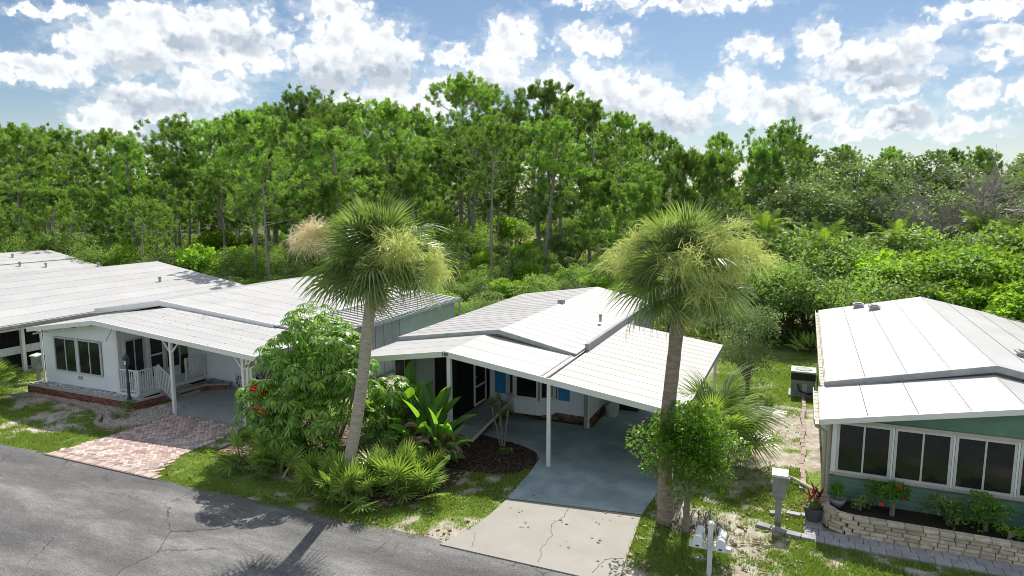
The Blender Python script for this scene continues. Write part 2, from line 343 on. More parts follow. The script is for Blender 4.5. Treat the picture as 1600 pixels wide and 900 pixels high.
# ================================================================== THE SETTING
def inside(poly, x, y):
    x = np.asarray(x, float); y = np.asarray(y, float); r = np.zeros(x.shape, bool); k = len(poly)
    for i in range(k):
        x0, y0 = poly[i]; x1, y1 = poly[(i + 1) % k]
        if y0 == y1: continue
        c = ((y0 > y) != (y1 > y)) & (x < (x1 - x0) * (y - y0) / (y1 - y0) + x0); r ^= c
    return r
APRON = [(-7.0,12.3),(-3.02,12.3),(-3.1,13.3),(-3.24,15.40),(-6.55,14.95),(-6.58,14.0),(-6.72,13.1)]
SLAB = [(-6.55,14.97),(-3.24,15.42),(-2.95,20),(-2.9,27),(-6.1,27),(-6.1,20.95),(-9.15,20.95),(-9.15,18.95),(-8.3,18.75),(-7.6,18.55),(-7.05,18.22),(-6.74,17.7),(-6.62,16.6)]
PAVED = [(-20.3,12.3),(-15.75,12.3),(-16.25,12.75),(-16.5,13.6),(-16.65,16.45),(-19.95,16.55),(-19.97,14.0),(-20.1,13.0)]
LSLAB = [(-16.3,16.47),(-16.3,26),(-21.5,26),(-21.5,18.0),(-19.97,16.57)]
GRAVEL = [(-27.4,15.9),(-25.65,16.08),(-24.2,16.0),(-23.0,15.78),(-22.1,15.45),(-21.6,15.1),(-21.35,14.85),(-20.9,14.7),(-20.3,14.95),(-20.02,15.4),(-19.98,16.55),(-21.2,17.6),(-21.55,16.3),(-27.5,16.3)]
MULCH = [(-10.0,18.3),(-9.2,18.92),(-8.3,18.72),(-7.6,18.52),(-7.07,18.2),(-6.77,17.7),(-6.7,17.1),(-7.1,16.4),(-8.2,16.2),(-9.4,16.2),(-10.4,16.8)]
STRIP = [(0.45,15.62),(8.2,15.62),(8.2,16.25),(1.3,16.25),(0.75,16.5),(0.72,17.1),(0.35,17.1),(0.3,16.2)]
PLANTER = [(0.78,17.36),(0.78,16.9),(0.95,16.55),(1.4,16.3),(8.2,16.3),(8.2,17.36)]

def grass_amount(x, y):
    b = np.full(np.shape(x), .62)
    b = np.where((x < -19.8) & (y < 17), .72, b)
    b = np.where((x > -16.7) & (x < -6.4) & (y < 17.8), .66, b)
    b = np.where((x > -3.4) & (x < .8) & (y >= 17) & (y < 26.5), .44, b)
    b = np.where((x > -3.4) & (x < 1.2) & (y >= 26.0), 1.0, b)
    b = np.where((x > -3.4) & (y < 17), .56, b)
    b = np.where((x > -3.1) & (x < -.6) & (y > 14.6) & (y < 17), .36, b)
    b = np.where((x > -13) & (x < -8.4) & (y > 13.6) & (y < 18), .15, b)
    n = fbm(x, y, .62, 4, 1); n2 = fbm(x, y, 2.6, 3, 2)
    return np.clip((b + (n - .5) * 1.7 + (n2 - .5) * .9 - .28) / .42, 0, 1)
def make_ground():
    def axis(stops):
        a = []
        for (p, q, s) in stops: a += list(np.arange(p, q, s))
        return np.array(a + [stops[-1][1]])
    xs = axis([(-900, -160, 60), (-160, -60, 5), (-60, -31, 1.0), (-31, 9, .16), (9, 60, 2), (60, 900, 60)])
    ys = axis([(-300, 0, 30), (0, 11, 1.5), (11, 34, .16), (34, 130, 2), (130, 300, 10), (300, 1500, 80)])
    X, Y = np.meshgrid(xs, ys); n = X.size
    Z = (fbm(X, Y, .35, 3, 5) - .5) * .10 + (fbm(X, Y, 2.5, 2, 6) - .5) * .035
    Z = np.where((X > -31) & (X < 9) & (Y > 12.2) & (Y < 34), Z, 0) - .012
    hard = np.zeros(X.shape, bool)
    for P in (APRON, SLAB, PAVED, LSLAB, GRAVEL, MULCH, STRIP, PLANTER): 
        c = np.array(P).mean(0); hard |= inside([(c[0] + (px - c[0]) * 1.03, c[1] + (py - c[1]) * 1.03) for px, py in P], X, Y)
    Z = np.where(hard | (Y < 12.7), np.minimum(Z, -.02), Z)
    V = np.stack([X, Y, Z], -1).reshape(-1, 3)
    i = np.arange(len(ys) - 1)[:, None] * len(xs) + np.arange(len(xs) - 1)[None, :]
    F = np.stack([i, i + 1, i + 1 + len(xs), i + len(xs)], -1).reshape(-1, 4)
    m, nt, N, L = nodes_of('ground_cover')
    geo = N('ShaderNodeNewGeometry'); at = N('ShaderNodeAttribute'); at.attribute_name = 'grass'
    ac = N('ShaderNodeAttribute'); ac.attribute_name = 'clearing'
    def noise(s, d=5, r=.6):
        q = N('ShaderNodeTexNoise'); q.inputs['Scale'].default_value = s; q.inputs['Detail'].default_value = d; q.inputs['Roughness'].default_value = r; L(geo.outputs['Position'], q.inputs[0]); return q.outputs[0]
    def ramp(f, stops):
        r = N('ShaderNodeValToRGB'); L(f, r.inputs[0]); e = r.color_ramp.elements
        while len(e) < len(stops): e.new(.5)
        for k, (p, c) in enumerate(stops): e[k].position = p; e[k].color = rgb(c)
        return r.outputs[0]
    def mix(f, a, b):
        q = N('ShaderNodeMix'); q.data_type = 'RGBA'; L(f, q.inputs[0]); L(a, q.inputs[6]); L(b, q.inputs[7]); return q.outputs[2]
    def mrange(f, a, b, c=0., d=1.):
        q = N('ShaderNodeMapRange'); L(f, q.inputs[0]); q.inputs[1].default_value = a; q.inputs[2].default_value = b; q.inputs[3].default_value = c; q.inputs[4].default_value = d; return q.outputs[0]
    bare = ramp(noise(2.3, 8, .7), [(.3, (.23, .18, .13)), (.44, (.38, .33, .27)), (.57, (.50, .465, .41)), (.76, (.62, .60, .565))])
    green = ramp(noise(9, 8, .75), [(.3, (.08, .14, .028)), (.5, (.17, .25, .05)), (.7, (.32, .36, .12))])
    gf = N('ShaderNodeMath'); gf.operation = 'ADD'; L(at.outputs['Fac'], gf.inputs[0]); L(mrange(noise(16, 6, .75), .3, .7, -.5, .45), gf.inputs[1])
    lawn = mix(mrange(gf.outputs[0], .3, .65), bare, green)
    forest = ramp(noise(.45, 9, .72), [(.32, (.05, .07, .022)), (.45, (.13, .115, .06)), (.54, (.13, .21, .04)), (.70, (.30, .25, .16))])
    clear = ramp(noise(.22, 7, .65), [(.36, (.20, .30, .06)), (.52, (.36, .36, .15)), (.66, (.52, .44, .33))])
    sp = N('ShaderNodeSeparateXYZ'); L(geo.outputs['Position'], sp.inputs[0])
    ff = mix(ac.outputs['Fac'], forest, clear)
    col = mix(mrange(sp.outputs[1], 31.5, 35.5), lawn, ff)
    p = N('ShaderNodeBsdfPrincipled'); p.inputs['Roughness'].default_value = .95; p.inputs['Specular IOR Level'].default_value = .1; L(col, p.inputs['Base Color'])
    b = N('ShaderNodeBump'); b.inputs['Strength'].default_value = .6; b.inputs['Distance'].default_value = .05; L(noise(22, 6, .7), b.inputs['Height']); L(b.outputs[0], p.inputs['Normal'])
    o = N('ShaderNodeOutputMaterial'); L(p.outputs[0], o.inputs[0])
    me = fast_mesh('ground', V, F, m)
    g = grass_amount(X, Y); a = me.attributes.new('grass', 'FLOAT', 'POINT'); a.data.foreach_set('value', g.ravel().astype(np.float32))
    cl = np.clip(1.35 - np.hypot((X + 44) / 15, (Y - 112) / 12), 0, 1) + np.clip(1.3 - np.hypot((X + 28) / 6, (Y - 92) / 9), 0, 1)
    a = me.attributes.new('clearing', 'FLOAT', 'POINT'); a.data.foreach_set('value', np.clip(cl, 0, 1).ravel().astype(np.float32))
    me.polygons.foreach_set('use_smooth', [True] * len(me.polygons))
    struct(put(me, 'ground'))
make_ground()

# ---- road
def asphalt():
    m, nt, N, L = nodes_of('worn_asphalt')
    geo = N('ShaderNodeNewGeometry')
    def noise(s, d=5, r=.6, sc=(1, 1, 1)):
        mp = N('ShaderNodeMapping'); mp.inputs['Scale'].default_value = sc; L(geo.outputs['Position'], mp.inputs[0])
        q = N('ShaderNodeTexNoise'); q.inputs['Scale'].default_value = s; q.inputs['Detail'].default_value = d; q.inputs['Roughness'].default_value = r; L(mp.outputs[0], q.inputs[0]); return q
    def ramp(f, stops):
        r = N('ShaderNodeValToRGB'); L(f, r.inputs[0]); e = r.color_ramp.elements
        while len(e) < len(stops): e.new(.5)
        for k, (p, c) in enumerate(stops): e[k].position = p; e[k].color = rgb(c)
        return r.outputs[0]
    base = ramp(noise(.42, 8, .7, (.55, 1.5, 1)).outputs[0], [(.34, (.092, .092, .096)), (.5, (.145, .144, .147)), (.64, (.25, .247, .242))])
    grain = ramp(noise(24, 6, .9).outputs[0], [(.34, (.45, .45, .46)), (.5, (1, 1, 1)), (.66, (1.65, 1.64, 1.62))])
    mu = N('ShaderNodeMix'); mu.data_type = 'RGBA'; mu.blend_type = 'MULTIPLY'; mu.inputs[0].default_value = 1; L(base, mu.inputs[6]); L(grain, mu.inputs[7])
    wn = noise(1.4, 5, .6); sb = N('ShaderNodeVectorMath'); sb.operation = 'SUBTRACT'; L(wn.outputs['Color'], sb.inputs[0]); sb.inputs[1].default_value = (.5, .5, .5)
    wa = N('ShaderNodeVectorMath'); wa.operation = 'MULTIPLY_ADD'; L(sb.outputs[0], wa.inputs[0]); wa.inputs[1].default_value = (.75, .75, 0); L(geo.outputs['Position'], wa.inputs[2])
    vo = N('ShaderNodeTexVoronoi'); vo.feature = 'DISTANCE_TO_EDGE'; vo.inputs['Scale'].default_value = .46; L(wa.outputs[0], vo.inputs['Vector'])
    cr = N('ShaderNodeMapRange'); L(vo.outputs['Distance'], cr.inputs[0]); cr.inputs[1].default_value = .003; cr.inputs[2].default_value = .010; cr.inputs[3].default_value = 1; cr.inputs[4].default_value = 0
    mk = N('ShaderNodeMapRange'); L(noise(.33, 3).outputs[0], mk.inputs[0]); mk.inputs[1].default_value = .47; mk.inputs[2].default_value = .56
    mm = N('ShaderNodeMath'); mm.operation = 'MULTIPLY'; L(cr.outputs[0], mm.inputs[0]); L(mk.outputs[0], mm.inputs[1])
    m2 = N('ShaderNodeMath'); m2.operation = 'MULTIPLY'; L(mm.outputs[0], m2.inputs[0]); m2.inputs[1].default_value = .8
    mx = N('ShaderNodeMix'); mx.data_type = 'RGBA'; L(m2.outputs[0], mx.inputs[0]); L(mu.outputs[2], mx.inputs[6]); mx.inputs[7].default_value = (.04, .04, .042, 1)
    p = N('ShaderNodeBsdfPrincipled'); p.inputs['Roughness'].default_value = .85; p.inputs['Specular IOR Level'].default_value = .2; L(mx.outputs[2], p.inputs['Base Color'])
    b = N('ShaderNodeBump'); b.inputs['Strength'].default_value = .5; b.inputs['Distance'].default_value = .02; L(noise(45, 3, .7).outputs[0], b.inputs['Height']); L(b.outputs[0], p.inputs['Normal'])
    o = N('ShaderNodeOutputMaterial'); L(p.outputs[0], o.inputs[0]); return m
def road():
    mb = MB(); up = []; 
    x = -90
    while x < 40:
        e = 12.43 + (vnoise(np.array(x * .55), np.array(3.3)) - .5) * .22 + (vnoise(np.array(x * 2.3), np.array(8.3)) - .5) * .10
        if -7.0 < x < -3.0 or -20.3 < x < -15.7: e = 12.42
        up.append((x, float(e))); x += .2 if -30 < x < 9 else 2
    n = len(up)
    mb.v = [(x, y, .006) for x, y in up] + [(x, 5.2 + .05 * sin(x), .006) for x, y in up]
    mb.f = [(i + n, i + n + 1, i + 1, i) for i in range(n - 1)]
    struct(mb.build('road', asphalt()))
road()
def concrete(name, a, b, c):
    return mat(name, a, b, .8, 1.3, lo=.32, hi=.7, bump=.15, bscale=50, c3=c, s3=.55, detail=8)
m_apron = concrete('pale_concrete', (.365, .348, .322), (.30, .287, .265), (.33, .313, .287))
m_slab = concrete('painted_slab', (.47, .55, .60), (.24, .32, .35), (.22, .29, .31))
m_lslab = concrete('old_slab', (.42, .46, .48), (.30, .34, .35), (.36, .38, .39))
m_crack = mat('crack_fill', (.17, .155, .14), (.11, .10, .09), .9, 8)
def sheet(name, poly, z, m, th=.08, parent=None):
    mb = MB(); mb.slab([(x, y, z) for x, y in poly], th); return mb.build(name, m, parent)
ap = struct(sheet('driveway', APRON, .030, m_apron))
struct(sheet('carport_slab', SLAB, .036, m_slab)); struct(sheet('neighbour_carport_slab', LSLAB, .030, m_lslab))
def crack(pts, w, z, parent, name='crack'):
    P = [Vector((x, y, 0)) for x, y in pts]; Q = [P[0]]
    for a, b in zip(P, P[1:]):
        n = max(2, int((b - a).length / .12))
        for i in range(1, n + 1):
            q = a.lerp(b, i / n); s = Vector((-(b - a).y, (b - a).x, 0)).normalized(); Q.append(q + s * random.uniform(-.035, .035) * (i < n))
    mb = MB()
    for a, b in zip(Q, Q[1:]):
        s = Vector((-(b - a).y, (b - a).x, 0)).normalized() * w * random.uniform(.5, 1.2) / 2
        mb.poly([(*(a - s).xy, z), (*(b - s).xy, z), (*(b + s).xy, z), (*(a + s).xy, z)])
    return mb.build(name, m_crack, parent)
crack([(-4.95, 15.04), (-4.9, 14.6), (-5.05, 14.1), (-4.85, 13.6), (-4.9, 13.1), (-4.75, 12.45)], .016, .034, ap)
crack([(-3.15, 13.3), (-3.5, 13.1), (-3.6, 12.5)], .016, .034, ap)
crack([(-6.5, 13.1), (-6.35, 12.6), (-6.3, 12.45)], .010, .034, ap)
# joint between apron and slab
struct(sheet('joint', [(-6.53, 14.93), (-3.26, 15.38), (-3.26, 15.45), (-6.53, 15.0)], .0325, m_crack, .02))

# ---- paver driveway: herringbone of single bricks
def brick_mesh(l, w, h, c, m, name):
    mb = MB(); l -= .010; w -= .010
    b = [(-l/2, -w/2), (l/2, -w/2), (l/2, w/2), (-l/2, w/2)]; t = [(x * (1 - c / l * 2), y * (1 - c / w * 2)) for x, y in b]
    mb.v = [(x, y, 0) for x, y in b] + [(x, y, h - c) for x, y in b] + [(x, y, h) for x, y in t]
    for o in (0, 4):
        for i in range(4): mb.f.append((o + i, o + (i + 1) % 4, o + 4 + (i + 1) % 4, o + 4 + i))
    mb.f.append((8, 9, 10, 11)); return mb, mb.mesh(name, m)
def paver_drive():
    base = sheet('paver_driveway', PAVED, .034, mat('paver_joint', (.36, .29, .27), (.26, .21, .20), .9, 9)); struct(base)
    l, w = .24, .12; mb, me = brick_mesh(l, w, .045, .008, m_paver, 'brick'); P = []
    ca, sa = cos(R(45)), sin(R(45))
    for i in range(-90, 90):
        for j in range(-90, 90):
            k = (i - j) % 4
            # herringbone on a grid of w x w cells
            if k == 0: cx, cy_, rot = i + 1.0, j + .5, 0
            elif k == 3: cx, cy_, rot = i + .5, j + 1.0, 1
            else: continue
            x, y = cx * w, cy_ * w
            X, Y = -18.0 + x * ca - y * sa, 14.4 + x * sa + y * ca
            P.append((X, Y, R(45) + (pi / 2 if rot else 0)))
    P = np.array(P); P = P[inside(PAVED, P[:, 0], P[:, 1]) & (P[:, 1] > 12.66)]
    E = [(-20.17 + .125 * k, 12.44, pi / 2) for k in range(36)] + [(-16.05 - .10 * k, 12.56 + .26 * k, R(62 + 6 * k)) for k in range(5)]
    P = np.concatenate([np.array(E), P])
    P = P[np.argsort(P[:, 1])]
    for x, y, a in P[:300]:
        M = Matrix.Translation((x, y, random.uniform(-.003, .004))) @ Matrix.Rotation(a, 4, 'Z') @ Matrix.Rotation(random.uniform(-.02, .02), 4, 'X')
        put(me, 'brick', base, M=M)
    V = np.array(mb.v); F = np.array(mb.f); VV = []; FF = []
    for k, (x, y, a) in enumerate(P[300:]):
        q = V.copy(); q[:, 0], q[:, 1] = V[:, 0] * cos(a) - V[:, 1] * sin(a) + x, V[:, 0] * sin(a) + V[:, 1] * cos(a) + y
        q[:, 2] += random.uniform(-.003, .004); VV.append(q); FF.append(F + k * len(V))
    o = put(fast_mesh('brick_field', np.concatenate(VV), np.concatenate(FF), m_paver), 'brick_field', base); o['kind'] = 'stuff'
paver_drive()

# ---- garden beds
struct(sheet('gravel_bed', GRAVEL, .004, mat('bed_sand', (.40, .36, .31), (.28, .25, .21), .9, 6)))
BED = [(-15.9, 14.3), (-14.6, 13.7), (-12.6, 13.65), (-11.2, 13.2), (-9.6, 13.0), (-8.5, 13.9), (-8.2, 15.2), (-8.3, 16.1), (-9.5, 16.15), (-10.4, 16.75), (-10.05, 18.6), (-12.5, 18.8), (-16, 18.0)]
struct(sheet('planting_bed', BED, .014, mat('bed_soil', (.10, .075, .055), (.045, .034, .026), .95, 5, bump=.6, bscale=30, c3=(.15, .12, .09), s3=2.5)))
struct(sheet('mulch_bed', MULCH, .012, mat('mulch', (.075, .052, .038), (.035, .026, .02), .95, 8, bump=.6, bscale=40)))
def scatter(name, poly, n, size, z, m, flat=.6, label=None, elong=1.0):
    P = np.array(poly); lo, hi = P.min(0), P.max(0); pts = []
    q = RNG.rand(n * 4, 2) * (hi - lo) + lo; q = q[inside(poly, q[:, 0], q[:, 1])][:n]; n = len(q)
    O = np.array([(1, 0, 0), (0, 1, 0), (-1, 0, 0), (0, -1, 0), (0, 0, 1), (0, 0, -1)], float)
    T = np.array([(0, 1, 4), (1, 2, 4), (2, 3, 4), (3, 0, 4), (1, 0, 5), (2, 1, 5), (3, 2, 5), (0, 3, 5)])
    s = size * (.5 + RNG.rand(n)); a = RNG.rand(n) * 6.28; jit = 1 + (RNG.rand(n, 6, 3) - .5) * .5
    V = O[None] * jit * np.stack([s * elong, s, s * flat], -1)[:, None]
    X = V[..., 0] * np.cos(a)[:, None] - V[..., 1] * np.sin(a)[:, None] + q[:, :1]; Y = V[..., 0] * np.sin(a)[:, None] + V[..., 1] * np.cos(a)[:, None] + q[:, 1:]
    VV = np.stack([X, Y, V[..., 2] + z], -1).reshape(-1, 3); F = (T[None] + np.arange(n)[:, None, None] * 6).reshape(-1, 3)
    o = put(fast_mesh(name, VV, F, m), name); tag(o, label, name.split('_')[-1], kind='stuff'); return o
scatter('river_gravel', GRAVEL, 5200, .034, .012, m_pebble, label='pale river gravel in the curved bed before the brick planter')
scatter('lawn_leaves', [(-16.4, 12.5), (-6.9, 12.5), (-6.9, 15.5), (-16.4, 15.5)], 180, .035, .035, l_deadleaf, .25, 'dry leaves scattered on the middle lawn beside the road', 1.6)
scatter('yard_leaves', [(-3.1, 12.5), (.4, 12.5), (.2, 18), (-3.0, 18)], 240, .035, .035, l_deadleaf, .25, 'dry leaves and twigs scattered on the right hand lawn', 1.9)
scatter('bed_litter', BED, 2600, .05, .018, l_deadleaf, .25, 'dry fallen leaves on the planting bed round the leaning palm', 1.6)
scatter('bark_mulch', MULCH, 2600, .035, .018, m_chip, .35, 'dark bark mulch in the bed beside the carport slab', 1.8)

# ---- grass blades
def grass():
    zones = [((-31, 12.34, -19.9, 16.2), 16000), ((-31, 16.2, -27.6, 25), 4500), ((-16.7, 12.34, -6.5, 18.0), 28000), ((-3.3, 12.3, .7, 17.2), 18000), ((-3.2, 17.2, .4, 26.5), 9000), ((-3.2, 26.5, 1.0, 33), 9000), ((.4, 12.4, 8.2, 15.65), 14000)]
    Q = []
    for (x0, y0, x1, y1), n in zones:
        x = RNG.rand(n) * (x1 - x0) + x0; y = RNG.rand(n) * (y1 - y0) + y0
        keep = RNG.rand(n) < (.04 + .96 * grass_amount(x, y) ** 1.3)
        for P in (APRON, SLAB, PAVED, LSLAB, GRAVEL, MULCH, BED, STRIP, PLANTER): keep &= ~inside(P, x, y)
        Q.append(np.stack([x, y], -1)[keep])
    Q = np.concatenate(Q); B = 4; q = np.repeat(Q, B, 0); n = len(q)
    q = q + (RNG.rand(n, 2) - .5) * .11
    a = RNG.rand(n) * 6.28; h = .035 + .075 * RNG.rand(n) ** 1.5; w = .008 + .012 * RNG.rand(n); lean = (RNG.rand(n, 2) - .5) * .13
    z = np.full(n, -.02); dx, dy = np.cos(a) * w, np.sin(a) * w
    V = np.stack([np.stack([q[:, 0] - dx, q[:, 1] - dy, z], -1), np.stack([q[:, 0] + dx, q[:, 1] + dy, z], -1), np.stack([q[:, 0] + lean[:, 0], q[:, 1] + lean[:, 1], z + h], -1)], 1).reshape(-1, 3)
    o = put(fast_mesh('lawn_grass', V, np.arange(n * 3).reshape(-1, 3), l_grass), 'lawn_grass')
    tag(o, 'patchy short lawn grass between road, driveways and houses', 'grass', kind='stuff')
grass()

# ================================================================== HOUSES
Z3 = Vector((0, 0, 1))
def side(roof, xr, zr, xe, ze, y0, y1, n, m, long=False, th=.045, gap=.014, rib=.02):
    """one roof slope from ridge to eave made of n separate metal panels"""
    for k in range(n):
        mb = MB()
        if not long:
            a = y0 + (y1 - y0) * k / n + gap / 2; b = y0 + (y1 - y0) * (k + 1) / n - gap / 2
            q = [(xr, a, zr), (xe, a, ze), (xe, b, ze), (xr, b, zr)]
        else:
            t0, t1 = k / n, (k + 1) / n; d = (xe - xr); e = gap / abs(d) / 2
            t0 += e; t1 -= e
            p = lambda t: (xr + d * t, zr + (ze - zr) * t)
            (xa, za), (xb, zb) = p(t0), p(t1); q = [(xa, y0, za), (xb, y0, zb), (xb, y1, zb), (xa, y1, za)]
        if xe < xr: q = q[::-1]
        mb.slab(q, th)
        if rib:
            if not long:
                u = Vector((xe - xr, 0, ze - zr)); mb.obox((xr, a, zr - .002), u, (0, .035, 0), (0, 0, rib))
            else: mb.obox((xa, y0, za - .002), ((xb - xa) * .035 / abs(xb - xa), 0, (zb - za) * .035 / abs(xb - xa)), (0, y1 - y0, 0), (0, 0, rib))
        mb.build('roof_panel', m, roof)
def deck(house, name, pts_x, y0, y1, th=.10, drop=.05, m=None, inset=.03):
    """roof body under the panels; pts_x = [(x, z), ...] from left to right"""
    mb = MB()
    for (xa, za), (xb, zb) in zip(pts_x, pts_x[1:]):
        mb.slab([(xa, y0 + inset, za - drop), (xb, y0 + inset, zb - drop), (xb, y1 - inset, zb - drop), (xa, y1 - inset, za - drop)], th)
    return mb.build(name, m or m_shade, house)
def fascia(house, pts_x, y, h=.15, t=.03, m=None, up=.012):
    mb = MB()
    for (xa, za), (xb, zb) in zip(pts_x, pts_x[1:]):
        mb.obox((xa, y, za - h + up), (xb - xa, 0, zb - za), (0, t, 0), (0, 0, h))
    return mb.build('fascia', m or m_trim, house)
def vslab(house, name, p0, p1, z0, z1, t, m, parent=None):
    """upright wall from p0 to p1 (x, y), thickness t to its left"""
    a, b = Vector((*p0, z0)), Vector((*p1, z0)); d = (b - a).normalized(); n = Vector((-d.y, d.x, 0))
    mb = MB(); mb.obox(a, b - a, n * t, (0, 0, z1 - z0)); return mb.build(name, m, parent or house)
def siding(wall, p0, p1, z0, top, course, m, name='plank', proud=.022, holes=()):
    """lap boards on the right-hand side of p0 -> p1; top(s) gives the upper edge; holes = (s0, s1, za, zb)"""
    a, b = Vector((*p0, 0)), Vector((*p1, 0)); Lg = (b - a).length; d = (b - a).normalized(); n = Vector((d.y, -d.x, 0))
    S = [Lg * i / 80 for i in range(81)]; z = z0
    while z < max(top(s) for s in S) - .02:
        ok = [s for s in S if top(s) > z + course * .6]
        if ok:
            s0, s1 = min(ok), max(ok); segs = [(s0, s1)]
            for (h0, h1, za, zb) in holes:
                if z + course > za + .02 and z < zb - .02:
                    segs = [q for (e, f) in segs for q in ((e, min(f, h0)), (max(e, h1), f)) if q[1] - q[0] > .03]
            for (e, f) in segs:
                zt = min(z + course, min(top(e + .01), top(f - .01)) if f - e < .4 else z + course)
                o0 = a + d * e + Z3 * z; o1 = a + d * f + Z3 * z; h = Z3 * (zt - z)
                mb = MB(); k = len(mb.v)
                P = [o0, o1, o1 + n * proud, o0 + n * proud, o0 + h, o1 + h, o1 + h + n * .005, o0 + h + n * .005]
                mb.v = [tuple(p) for p in P]; mb.f = [(0, 3, 2, 1), (4, 5, 6, 7), (3, 7, 6, 2), (0, 4, 7, 3), (1, 2, 6, 5), (0, 1, 5, 4)]
                mb.build(name, m, wall)
        z += course
def window(house, o, u, n, w, h, frame, panes=2, fw=.055, depth=.05, rails=(), glass=None, name='window'):
    """frame with mullions and rails; every pane is a piece of its own"""
    o, u, n = Vector(o), Vector(u).normalized(), Vector(n).normalized(); mb = MB()
    mb.obox(o, u * w, n * depth, Z3 * fw); mb.obox(o + Z3 * (h - fw), u * w, n * depth, Z3 * fw)
    mb.obox(o + Z3 * fw, u * fw, n * depth, Z3 * (h - 2 * fw)); mb.obox(o + u * (w - fw) + Z3 * fw, u * fw, n * depth, Z3 * (h - 2 * fw))
    cw = (w - 2 * fw) / panes
    for k in range(1, panes): mb.obox(o + u * (fw + cw * k - fw * .35) + Z3 * fw, u * fw * .7, n * (depth - .012), Z3 * (h - 2 * fw))
    for r in rails: mb.obox(o + u * fw + Z3 * (h * r), u * (w - 2 * fw), n * (depth - .008), Z3 * fw * .7)
    f = mb.build(name, frame, house)
    for k in range(panes):
        p = MB(); p.obox(o + u * (fw + cw * k + .004) + Z3 * fw + n * .004, u * (cw - .008), n * .014, Z3 * (h - 2 * fw)); p.build('pane', glass or m_glass, f)
    return f
def post(house, x, y, z0, z1, w=.09, m=None, name='post'):
    mb = MB(); mb.box(x - w/2, y - w/2, z0, x + w/2, y + w/2, z1); return mb.build(name, m or m_trim, house)
def railing(house, a, b, h, n, base=.09, w=.028):
    """rail with single balusters; a, b = foot points (z may differ)"""
    a, b = Vector(a), Vector(b); mb = MB()
    mb.bar(a + Z3 * h, b + Z3 * h, .05, .045); mb.bar(a + Z3 * base, b + Z3 * base, .045, .04)
    for p in (a, b): mb.box(p.x - .035, p.y - .035, p.z, p.x + .035, p.y + .035, p.z + h + .03)
    r = mb.build('railing', m_trim, house)
    for k in range(1, n):
        p = a.lerp(b, k / n); q = MB(); q.box(p.x - w/2, p.y - w/2, p.z + base, p.x + w/2, p.y + w/2, p.z + h - .02); q.build('baluster', m_trim, r)
    return r
def roof_vent(house, x, y, z, r=.07, h=.25, m=None):
    mb = MB(); mb.tube([(x, y, z - .1), (x, y, z + h)], r, 8); mb.tube([(x, y, z + h * .75), (x, y, z + h + .04)], [r * 1.45, r * 1.2], 8); mb.build('vent_pipe', m or m_gut, house)

# ------------------------------------------------------------------ the house in the middle (white, blue shutters, wide carport)
H = thing('carport_house', 'low white house with blue shutters and number 185 over its wide carport', 'house', (-8, 20, 0))
xl, zl, xr_, zr_, xe, ze = -12.75, 2.58, -9.47, 3.08, -2.62, 2.08
zs = lambda x: zr_ + (ze - zr_) * (x - xr_) / (xe - xr_)
rf = deck(H, 'roof', [(xl, zl), (xr_, zr_), (xe, ze)], 17.2, 20.2)
side(rf, xr_, zr_, xl, zl, 17.17, 19.97, 3, m_roof, rib=.005, gap=.006)
side(rf, xr_, zr_, -6.32, zs(-6.32), 17.17, 19.97, 3, m_roof, rib=.005, gap=.006)
side(rf, -6.26, zs(-6.26), xe, ze, 17.17, 26.0, 15, m_roof_mid, rib=.006, gap=.007)
cr = deck(H, 'carport_roof', [(-6.7, zs(-6.7)), (xe, ze)], 20.17, 26.0)
mb = MB(); mb.obox((-6.52, 17.19, zs(-6.52) + .004), (.05, 0, -.0073), (0, 2.8, 0), (0, 0, .014)); mb.obox((-6.36, 17.19, zs(-6.36) + .004), (.05, 0, -.0073), (0, 8.8, 0), (0, 0, .014)); mb.build('sealant_strip', m_seal, H)
# upper main roof, one step higher
uz = 3.26; ur = -9.0; ul, uzl = -12.85, 2.70; ux, uzx = -6.38, 2.70
up = deck(H, 'upper_roof', [(ul, uzl), (ur, uz), (ux, uzx)], 19.95, 31.4, th=.16)
side(up, ur, uz, ul, uzl, 19.93, 31.4, 19, m_roof_old, rib=.010, gap=.008)
side(up, ur, uz, ux, uzx, 19.93, 31.4, 19, m_roof_mid, rib=.006, gap=.007)
mb = MB()
for (xa, za), (xb, zb) in (((ul, uzl), (ur, uz)), ((ur, uz), (ux, uzx))): mb.obox((xa, 19.86, za - .13), (xb - xa, 0, zb - za), (0, .06, 0), (0, 0, .145))
mb.build('roof_step', m_gut, H)
mb = MB(); mb.obox((ux - .02, 19.9, uzx - .08), (.05, 0, 0), (0, 11.5, 0), (0, 0, .086)); mb.build('step_flashing', m_gut, H)
mb = MB(); mb.obox((ul - .09, 19.95, uzl - .13), (.10, 0, 0), (0, 11.4, 0), (0, 0, .11)); mb.build('gutter', m_gut, H)
fascia(H, [(xl, zl), (xr_, zr_), (xe, ze)], 17.12, .17)
mb = MB(); mb.obox((xe, 17.16, ze - .15), (.03, 0, 0), (0, 8.84, 0), (0, 0, .155)); mb.obox((xl - .03, 17.16, zl - .15), (.03, 0, 0), (0, 2.8, 0), (0, 0, .155)); mb.build('eave_trim', m_gut, H)
mb = MB(); mb.box(-9.1, 25.9, 3.1, -8.86, 26.14, 3.40); mb.build('roof_box_vent', m_gut, H)
roof_vent(H, -6.9, 24.5, 3.0, .05, .14)
